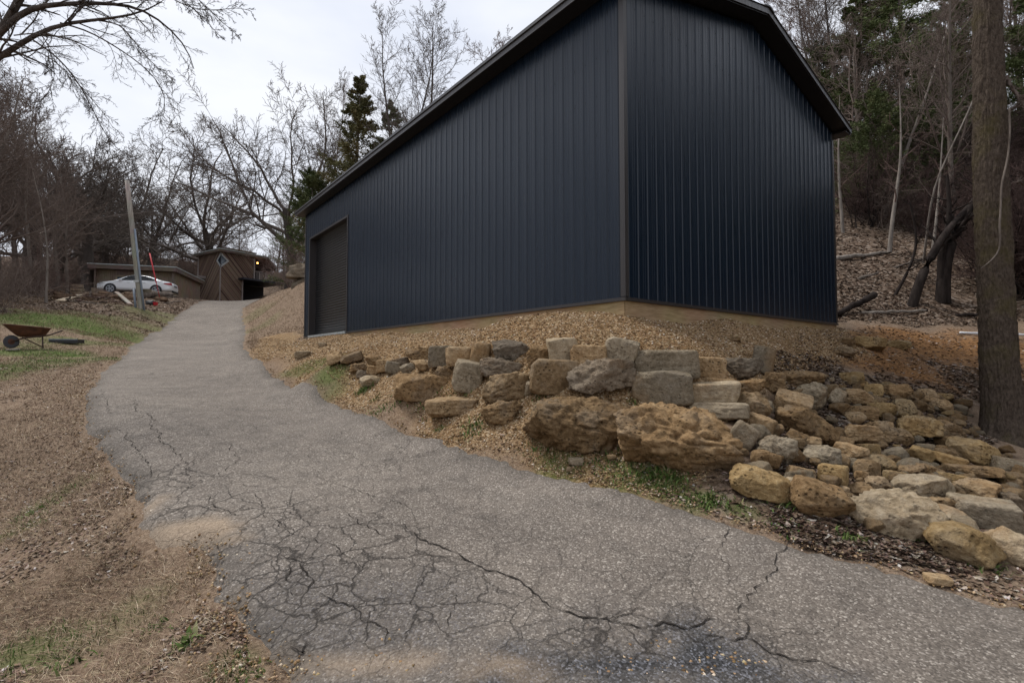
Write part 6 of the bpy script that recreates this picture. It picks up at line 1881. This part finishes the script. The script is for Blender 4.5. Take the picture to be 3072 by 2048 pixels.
# white saloon car
def build_car(loc, rz):
    e = empty('parked_car', loc, rz)
    tag(e, 'white saloon car parked before the garage behind the debris mound', 'car')
    m, n, l, b = nmat('white_car_paint')
    b.inputs['Base Color'].default_value = (.78, .79, .80, 1); b.inputs['Roughness'].default_value = .18
    b.inputs['Coat Weight'].default_value = .6; b.inputs['Coat Roughness'].default_value = .05
    M_TYRE = simple('tyre_rubber', (.014, .014, .015), .85, var=.2); M_RIM = simple('alloy_rim', (.35, .36, .38), .35, .8, var=.1)
    M_GL = simple('car_glass', (.010, .012, .014), .12, spec=.35, var=.05)
    M_RED = simple('red_lens', (.35, .015, .02), .2, var=.1); M_HL = simple('headlamp_lens', (.5, .53, .56), .1, var=.05)
    # stations: x, half width, sill z, belt z, upper z
    st = [(-2.36, .62, .42, .74, .78), (-2.30, .78, .30, .86, .93), (-2.10, .86, .24, .95, 1.02), (-1.72, .895, .22, .985, 1.07), (-1.30, .91, .22, .985, 1.10), (-.60, .92, .21, .97, 1.06), (.3, .92, .21, .945, 1.03),
          (.85, .915, .21, .93, 1.02), (1.30, .905, .22, .89, .97), (1.75, .885, .22, .83, .90), (2.10, .82, .23, .74, .80), (2.30, .70, .27, .62, .67), (2.37, .56, .34, .54, .57)]
    def ring(x, w, zs, zb, zt):
        return [(x, 0, zs), (x, w * .8, zs), (x, w * .97, zs + .10), (x, w, zs + .32 * (zb - zs)), (x, w * .985, zs + .75 * (zb - zs)), (x, w * .95, zb), (x, w * .80, zt - .02), (x, w * .45, zt), (x, 0, zt + .01)]
    vs, fs = [], []
    rings = [ring(*s) for s in st]
    n1 = len(rings[0])
    for r in rings:
        vs += r + [(x, -y, z) for x, y, z in r[1:-1]][::-1]
    n2 = 2 * n1 - 2
    for i in range(len(rings) - 1):
        for k in range(n2):
            a, c = i * n2 + k, i * n2 + (k + 1) % n2
            fs.append((a, c, c + n2, a + n2))
    fs.append(tuple(range(n2))); fs.append(tuple(range((len(rings) - 1) * n2, len(rings) * n2)))
    bo = MB().add(vs, fs).build('body', m, e, smooth=True, subsurf=2)
    # greenhouse: roof skin in paint, glazing in dark glass
    cab = [(-1.72, .80, .99, 1.045), (-1.28, .78, 1.0, 1.235), (-.80, .76, 1.0, 1.40), (-.30, .755, .99, 1.455), (.15, .755, .98, 1.45), (.50, .755, .97, 1.37), (.85, .765, .96, 1.20), (1.22, .80, .93, .97)]
    vs, fs = [], []
    for x, w, zb, zt in cab:
        t_ = (zt - zb)
        vs += [(x, w + .09, zb - .03), (x, w + .075 - .10 * t_, zb + .05 * t_), (x, w - .42 * t_ + .02, zb + .86 * t_), (x, w * .72 - .2 * t_, zt), (x, 0, zt + .02),
               (x, -(w * .72 - .2 * t_), zt), (x, -(w - .42 * t_ + .02), zb + .86 * t_), (x, -(w + .075 - .10 * t_), zb + .05 * t_), (x, -(w + .09), zb - .03)]
    for i in range(len(cab) - 1):
        for k in range(8): fs.append((i * 9 + k, i * 9 + k + 1, i * 9 + k + 10, i * 9 + k + 9))
    MB().add(vs, fs).build('cabin', m, bo, smooth=True, subsurf=2, recalc=True)
    def cabpt(x, f):
        xs = [c[0] for c in cab]
        w = np.interp(x, xs, [c[1] for c in cab]); zb = np.interp(x, xs, [c[2] for c in cab]); zt = np.interp(x, xs, [c[3] for c in cab])
        t_ = zt - zb
        return (x, float(w + .075 - .10 * t_ + f * (-.32 * t_ - .055)), float(zb + .05 * t_ + f * .81 * t_))
    for sgn in (1, -1):
        for lo_, hi_, nm in [([(-1.38, .0), (-1.30, .0), (-.62, .0), (-.26, .0)], [(-1.30, .45), (-1.02, .80), (-.62, .96), (-.26, .99)], 'rear_side_window'), ([(-.17, .0), (.25, .0), (.66, .0), (.93, .02)], [(-.17, .99), (.12, .98), (.42, .92), (.86, .20)], 'front_side_window')]:
            A = [cabpt(*p) for p in lo_]; B = [cabpt(*p) for p in hi_]
            vs = [(x, sgn * (y + .045), z) for x, y, z in A + B]
            MB().add(vs, [(i, i + 1, i + 5, i + 4) for i in range(3)]).build(nm, M_GL, bo)
    for xs_, nm, off in [((-1.66, -1.28, -.86), 'rear_window', (-.02, .03)), ((.60, .85, 1.14), 'windscreen', (.025, .03))]:
        vs = []
        for x in xs_:
            p = cabpt(x, .95); y = p[1] * .80; z = float(np.interp(x, [c[0] for c in cab], [c[3] for c in cab]))
            vs += [(x + off[0], -y, z + off[1] - .025), (x + off[0], -y * .5, z + off[1]), (x + off[0], y * .5, z + off[1]), (x + off[0], y, z + off[1] - .025)]
        MB().add(vs, [(i * 4 + k, i * 4 + k + 1, i * 4 + k + 5, i * 4 + k + 4) for i in range(2) for k in range(3)]).build(nm, M_GL, bo)
    for x in (1.42, -1.40):
        for sgn in (1, -1):
            arch = MB(); 
            pts = [(x + .385 * math.cos(a), sgn * .905, .335 + .385 * math.sin(a)) for a in np.linspace(-.35, math.pi + .35, 20)]
            arch.add([(x, sgn * .912, .335)] + [(a, sgn * .912, c) for a, b_2, c in pts], [(0, i, i + 1) for i in range(1, 20)])
            arch.build('wheel_arch', M_BLACK, bo)
            wm = MB().tube([(x, sgn * .72, .335), (x, sgn * .75, .335), (x, sgn * .90, .335), (x, sgn * .925, .335)], [.29, .335, .335, .285], 28)
            wh = wm.build('wheel', M_TYRE, e, smooth=False)
            r = MB(); r.tube([(x, sgn * .918, .335), (x, sgn * .932, .335)], [.255, .245], 24)
            for k in range(5):
                a = k * 2 * math.pi / 5
                r.mi = 1
                c1 = (x + .15 * math.cos(a + .63), .335 + .15 * math.sin(a + .63))
                r.tube([(c1[0], sgn * .931, c1[1]), (c1[0], sgn * .936, c1[1])], [.062, .062], 8)
            r.build('rim', [M_RIM, M_BLACK], wh)
    for sgn in (1, -1):
        MB().add([(-2.30, sgn * .60, .92), (-2.29, sgn * .80, .90), (-1.95, sgn * .925, .86), (-1.88, sgn * .93, .80), (-2.27, sgn * .845, .72), (-2.36, sgn * .62, .74)], [(0, 1, 5), (1, 2, 3, 4), (1, 4, 5)]).build('tail_light', M_RED, bo)
        MB().add([(2.20, sgn * .80, .70), (1.86, sgn * .895, .765), (1.84, sgn * .90, .70), (2.20, sgn * .82, .58), (2.36, sgn * .64, .55), (2.34, sgn * .60, .63)], [(0, 1, 2, 3), (0, 3, 4, 5)]).build('headlight', M_HL, bo)
        q = MB(); q.box((.78, sgn * 1.0, .99), (.14, .20, .12)); q.build('wing_mirror', m, bo, bevel=.03)
        q = MB(); q.bx(.22, .4, sgn * .928 - .008, sgn * .928 + .008, .80, .825); q.bx(-.75, -.57, sgn * .928 - .008, sgn * .928 + .008, .81, .835); q.build('door_handle', M_RIM, bo)
    q = MB(); q.bx(-2.39, -2.34, -.26, .26, .66, .78); q.build('number_plate', simple('plate_recess', (.16, .17, .18), .5), bo)
    q = MB(); q.bx(-2.40, -2.30, -.55, .55, .22, .36); q.build('rear_diffuser', M_BLACK, bo, bevel=.03)
    return e
CX, CY_ = P(416, 884, 37)[:2]
build_car((CX, CY_, gz(CX, CY_) + .0), math.atan2(-.27, -.96))

# utility pole with conduits
pb = ground_at(424, 928, 18); PYd = 27.0
pbx, pby, pbz = P(424, 926, PYd); pbz = gz(pbx, pby)
tp = P(381, 543, PYd)
up = empty('utility_pole', (pbx, pby, pbz))
tag(up, 'leaning grey wooden utility pole beside the debris mound', 'utility pole')
M_POLE = wood('grey_pole_wood', (.20, .175, .145), (.36, .33, .285), .85, (6, 6, .3))
tvec = (tp[0] - pbx, tp[1] - pby, tp[2] - pbz)
L3 = lambda t, dx=0, dy=0: (tvec[0] * t + dx, tvec[1] * t + dy, tvec[2] * t)
MB().tube([L3(-.06), L3(.0), L3(.3), L3(.7), L3(1)], [.15, .145, .135, .12, .10], 16).build('shaft', M_POLE, up, smooth=True)
M_COND = simple('grey_conduit', (.17, .20, .24), .5, var=.1)
MB().tube([L3(-.03, .21, -.08), L3(.25, .19, -.08), L3(.62, .17, -.06)], .05, 10).build('conduit', M_COND, up, smooth=True)
MB().tube([L3(-.03, -.26, -.06), L3(.16, -.235, -.06)], .06, 10).build('conduit', M_COND, up, smooth=True)
q = MB(); q.box(L3(.21, .05, -.22), (.26, .02, .10)); q.build('tag_plate', simple('pole_tag', (.45, .46, .45), .5), up)
q = MB(); q.box(L3(.145, .02, .22), (.95, .06, .20)); q.build('crossboard', M_WOODB, up)
# red guy-wire guard
ra, rb = P(482, 884, 33), P(449, 760, 33)
ra = (ra[0], ra[1], gz(ra[0], ra[1]) - .05)
M_REDP = simple('red_plastic', (.42, .012, .02), .4, var=.15)
rd = MB(); A_, B_ = Vector(ra), Vector(rb)
rd.tube([A_, A_.lerp(B_, .38), A_.lerp(B_, .40), A_.lerp(B_, 1)], [.018, .02, .04, .045], 10)
tag(rd.build('marker_pole', M_REDP, None, smooth=True), 'thin red plastic marker pole leaning before the white car', 'marker pole')
# debris of the mound
def gp2(px, py, dz=.05, y0=16):
    g = ground_at(px, py, y0); return (g[0], g[1], g[2] + dz)
log('debris_log', gp2(434, 893, .22), gp2(512, 893, .2), .24, .20, M_BARK, 'fat rotting log lying across the mound under the rear of the white car', .05)
def plank(name, a, b, w, t, mat, label):
    return tag(MB().beam(a, b, w, t).build(name, mat, None, bevel=.008), label, 'plank')
plank('plank', gp2(391, 918, .10), tuple(np.array(gp2(349, 888, .22))), .22, .07, M_POLE, 'grey plank sloping down the face of the mound')
plank('plank', gp2(180, 909, .10), gp2(236, 893, .16), .34, .06, simple('pale_board', (.42, .34, .24), .8, var=.2), 'pale board thrown on the end of the mound')
for i, (dz, lab) in enumerate([(.10, 'lowest weathered beam of the lumber pile left of the white car'), (.32, 'middle weathered beam of the lumber pile by the white car'), (.54, 'topmost weathered beam of the lumber pile by the white car')]):
    a, b = np.array(gp2(208 + 3 * i, 884, dz, 20)), np.array(gp2(260 - 2 * i, 884, dz, 20)); b[1] = a[1] + .3; b[2] = a[2]
    plank('lumber_beam', tuple(a), tuple(b), .2, .18, M_WOODG, lab)
rs = np.random.RandomState(31)
for i in range(26):
    px, py = rs.uniform(150, 540), rs.uniform(884, 912)
    a = np.array(gp2(px, py, .06, 20)); d = rs.normal(0, 1, 3) * np.array([1, .5, .12]); d /= np.linalg.norm(d)
    log('branch_scrap', tuple(a - d * rs.uniform(.3, .8)), tuple(a + d * rs.uniform(.3, .8)), .045, .03, [M_BARK, M_DARK, M_TWIGR][i % 3], 'brown broken branch in the debris mound before the garage', .04, 'branch')['group'] = 'broken branches of the mound'
for i in range(22):
    px, py = rs.uniform(140, 545), rs.uniform(882, 903)
    c = gp2(px, py, .0, 20)
    w, f = rock_shape('rough', (rs.uniform(.5, 1.2), rs.uniform(.4, .8), rs.uniform(.3, .6)), 800 + i, 3)
    o = mesh_np('soil_clod', w, f, simple('mound_soil', (.115, .075, .05), .95, var=.35, scale=7, bmp=.8, spec=.05) if i == 0 else bpy.data.materials['mound_soil'], smooth=True)
    o.location = c; o.rotation_euler[2] = rs.uniform(0, 3)
    tag(o, 'lump of brown earth in the mound before the garage', 'soil clod', 'earth lumps of the mound')
# small junk at the pole
c = gp2(466, 918, .10, 20)
q = MB(); q.tube([(c[0] - .0, c[1], c[2] - .1), (c[0], c[1], c[2] + .12)], [.11, .14], 12); tag(q.build('red_bucket', M_REDP, None), 'small red plastic bucket lying by the foot of the pole', 'bucket')
c = gp2(450, 914, .10, 20)
w, f = rock_shape('rough', (.6, .35, .35), 850, 3)
o = mesh_np('rubbish_bag', w, f, M_BLACK, smooth=True); o.location = c; tag(o, 'black crumpled bag next to the foot of the pole', 'bag')

# wheelbarrow
wx, wy, _z = P(88, 1049, 14.7)
wz = gz(wx, wy)
wb = empty('wheelbarrow', (wx, wy, wz), R(45))
wb.scale = (.9, .9, 1.0)
tag(wb, 'old rusty wheelbarrow standing on the lawn', 'wheelbarrow')
M_RUST = simple('rusty_steel', (.085, .032, .016), .75, .2, var=.5, scale=9, bmp=.3)
M_RUSTI = simple('rusty_frame', (.05, .028, .02), .7, .2, var=.4)
def loop(xa, xb, ya, yb, za, zb, n=28):
    o = []
    for k in range(n):
        a = 2 * math.pi * k / n
        ca, sa = math.cos(a), math.sin(a)
        p = 3.2
        r = (abs(ca) ** p + abs(sa) ** p) ** (-1 / p)
        x = (xa + xb) / 2 + (xb - xa) / 2 * r * ca
        t = (x - xa) / (xb - xa)
        y = (ya + (yb - ya) * t) * r * sa
        o.append((x, y, za + (zb - za) * t))
    return o
n = 28
vs, fs = [], []
Ls = [loop(-.66, .52, .34, .30, .68, .60), loop(-.62, .49, .32, .285, .655, .58), loop(-.44, .40, .26, .24, .48, .43), loop(-.30, .30, .20, .19, .36, .35), loop(-.22, .24, .15, .15, .335, .335)]
Li = [[(x * .97, y * .97, z + .012) for x, y, z in L_] for L_ in Ls]
for L_ in Ls + Li[::-1]: vs += L_
for i in range(len(Ls) * 2 - 1):
    for k in range(n): fs.append((i * n + k, i * n + (k + 1) % n, (i + 1) * n + (k + 1) % n, (i + 1) * n + k))
for k in range(n): fs.append((9 * n + k, 9 * n + (k + 1) % n, (k + 1) % n, k))
fs.append(tuple(range(4 * n, 5 * n))); fs.append(tuple(reversed(range(5 * n, 6 * n))))
MB().add(vs, fs).build('tray', M_RUST, wb, smooth=True)
for s in (1, -1):
    q = MB(); q.tube([(-.42, s * .06, .20), (-.1, s * .16, .31), (.45, s * .24, .40), (.78, s * .28, .55)], .018, 8); q.build('handle', M_WOODG if s > 0 else M_RUSTI, wb, smooth=True)
    q = MB(); q.tube([(.30, s * .20, .36), (.32, s * .21, .02), (.26, s * .21, .01)], .014, 8); q.tube([(.31, s * .205, .05), (-.18, s * .15, .32)], .010, 6); q.build('leg', M_RUSTI, wb, smooth=True)
q = MB(); q.tube([(.31, -.2, .10), (.31, .2, .25)], .009, 6); q.tube([(.31, .2, .10), (.31, -.2, .25)], .009, 6); q.build('cross_brace', M_RUSTI, wb)
q = MB(); q.tube([(-.42, -.055, .19), (-.42, -.04, .19), (-.42, .04, .19), (-.42, .055, .19)], [.14, .19, .19, .14], 24)
wh = q.build('wheel', simple('old_tyre', (.05, .05, .055), .85, var=.2), wb)
q = MB(); q.tube([(-.42, -.06, .19), (-.42, .06, .19)], .08, 14); q.build('hub', M_RUST, wh)
# board under it, black trough beside it
a = gp2(20, 1053, .03, 9); b = gp2(108, 1050, .03, 9)
plank('plank', a, (b[0], a[1] + .1, a[2] + .02), .14, .04, M_POLE, 'grey board lying on the grass under the wheelbarrow')
c0 = gp2(200, 1030, .0, 9)
tr = empty('trough', c0, R(8))
q = MB(); q.bx(-.40, .40, -.14, .14, .0, .02); q.bx(-.40, .40, -.16, -.141, .0, .12); q.bx(-.40, .40, .141, .16, .0, .12); q.bx(-.42, -.401, -.16, .16, .0, .12); q.bx(.401, .42, -.16, .16, 0, .12)
q.build('body', M_BLACK, tr)
q = MB(); q.bx(-.42, .42, -.175, -.161, .10, .13); q.bx(-.42, .42, .161, .175, .10, .13); q.build('rim', M_COND, tr)
tag(tr, 'low black plastic trough lying in the grass beside the wheelbarrow', 'trough')
# rock outcrop on the bank
g = ground_at(893, 856, 18)
for i, (dx, dz, dims, lab) in enumerate([(0, .8, (1.5, 1.5, .8), 'upper brown ledge of the rock outcrop on the bank'), (.2, .0, (1.3, 1.3, 1.0), 'lower dark ledge of the rock outcrop on the bank')]):
    w, f = rock_shape('rough', dims, 870 + i, 4)
    o = mesh_np('rock_ledge', w, f, M_ROCK['d'], smooth=True); o.location = (g[0] + dx, g[1] + .6, g[2] + dz)
    tag(o, lab, 'rock ledge', 'ledges of the rock outcrop')

# every thing says that it is one
for o in S.objects:
    if o.parent is None and o.get('category') and not o.get('kind'): o['kind'] = 'thing'
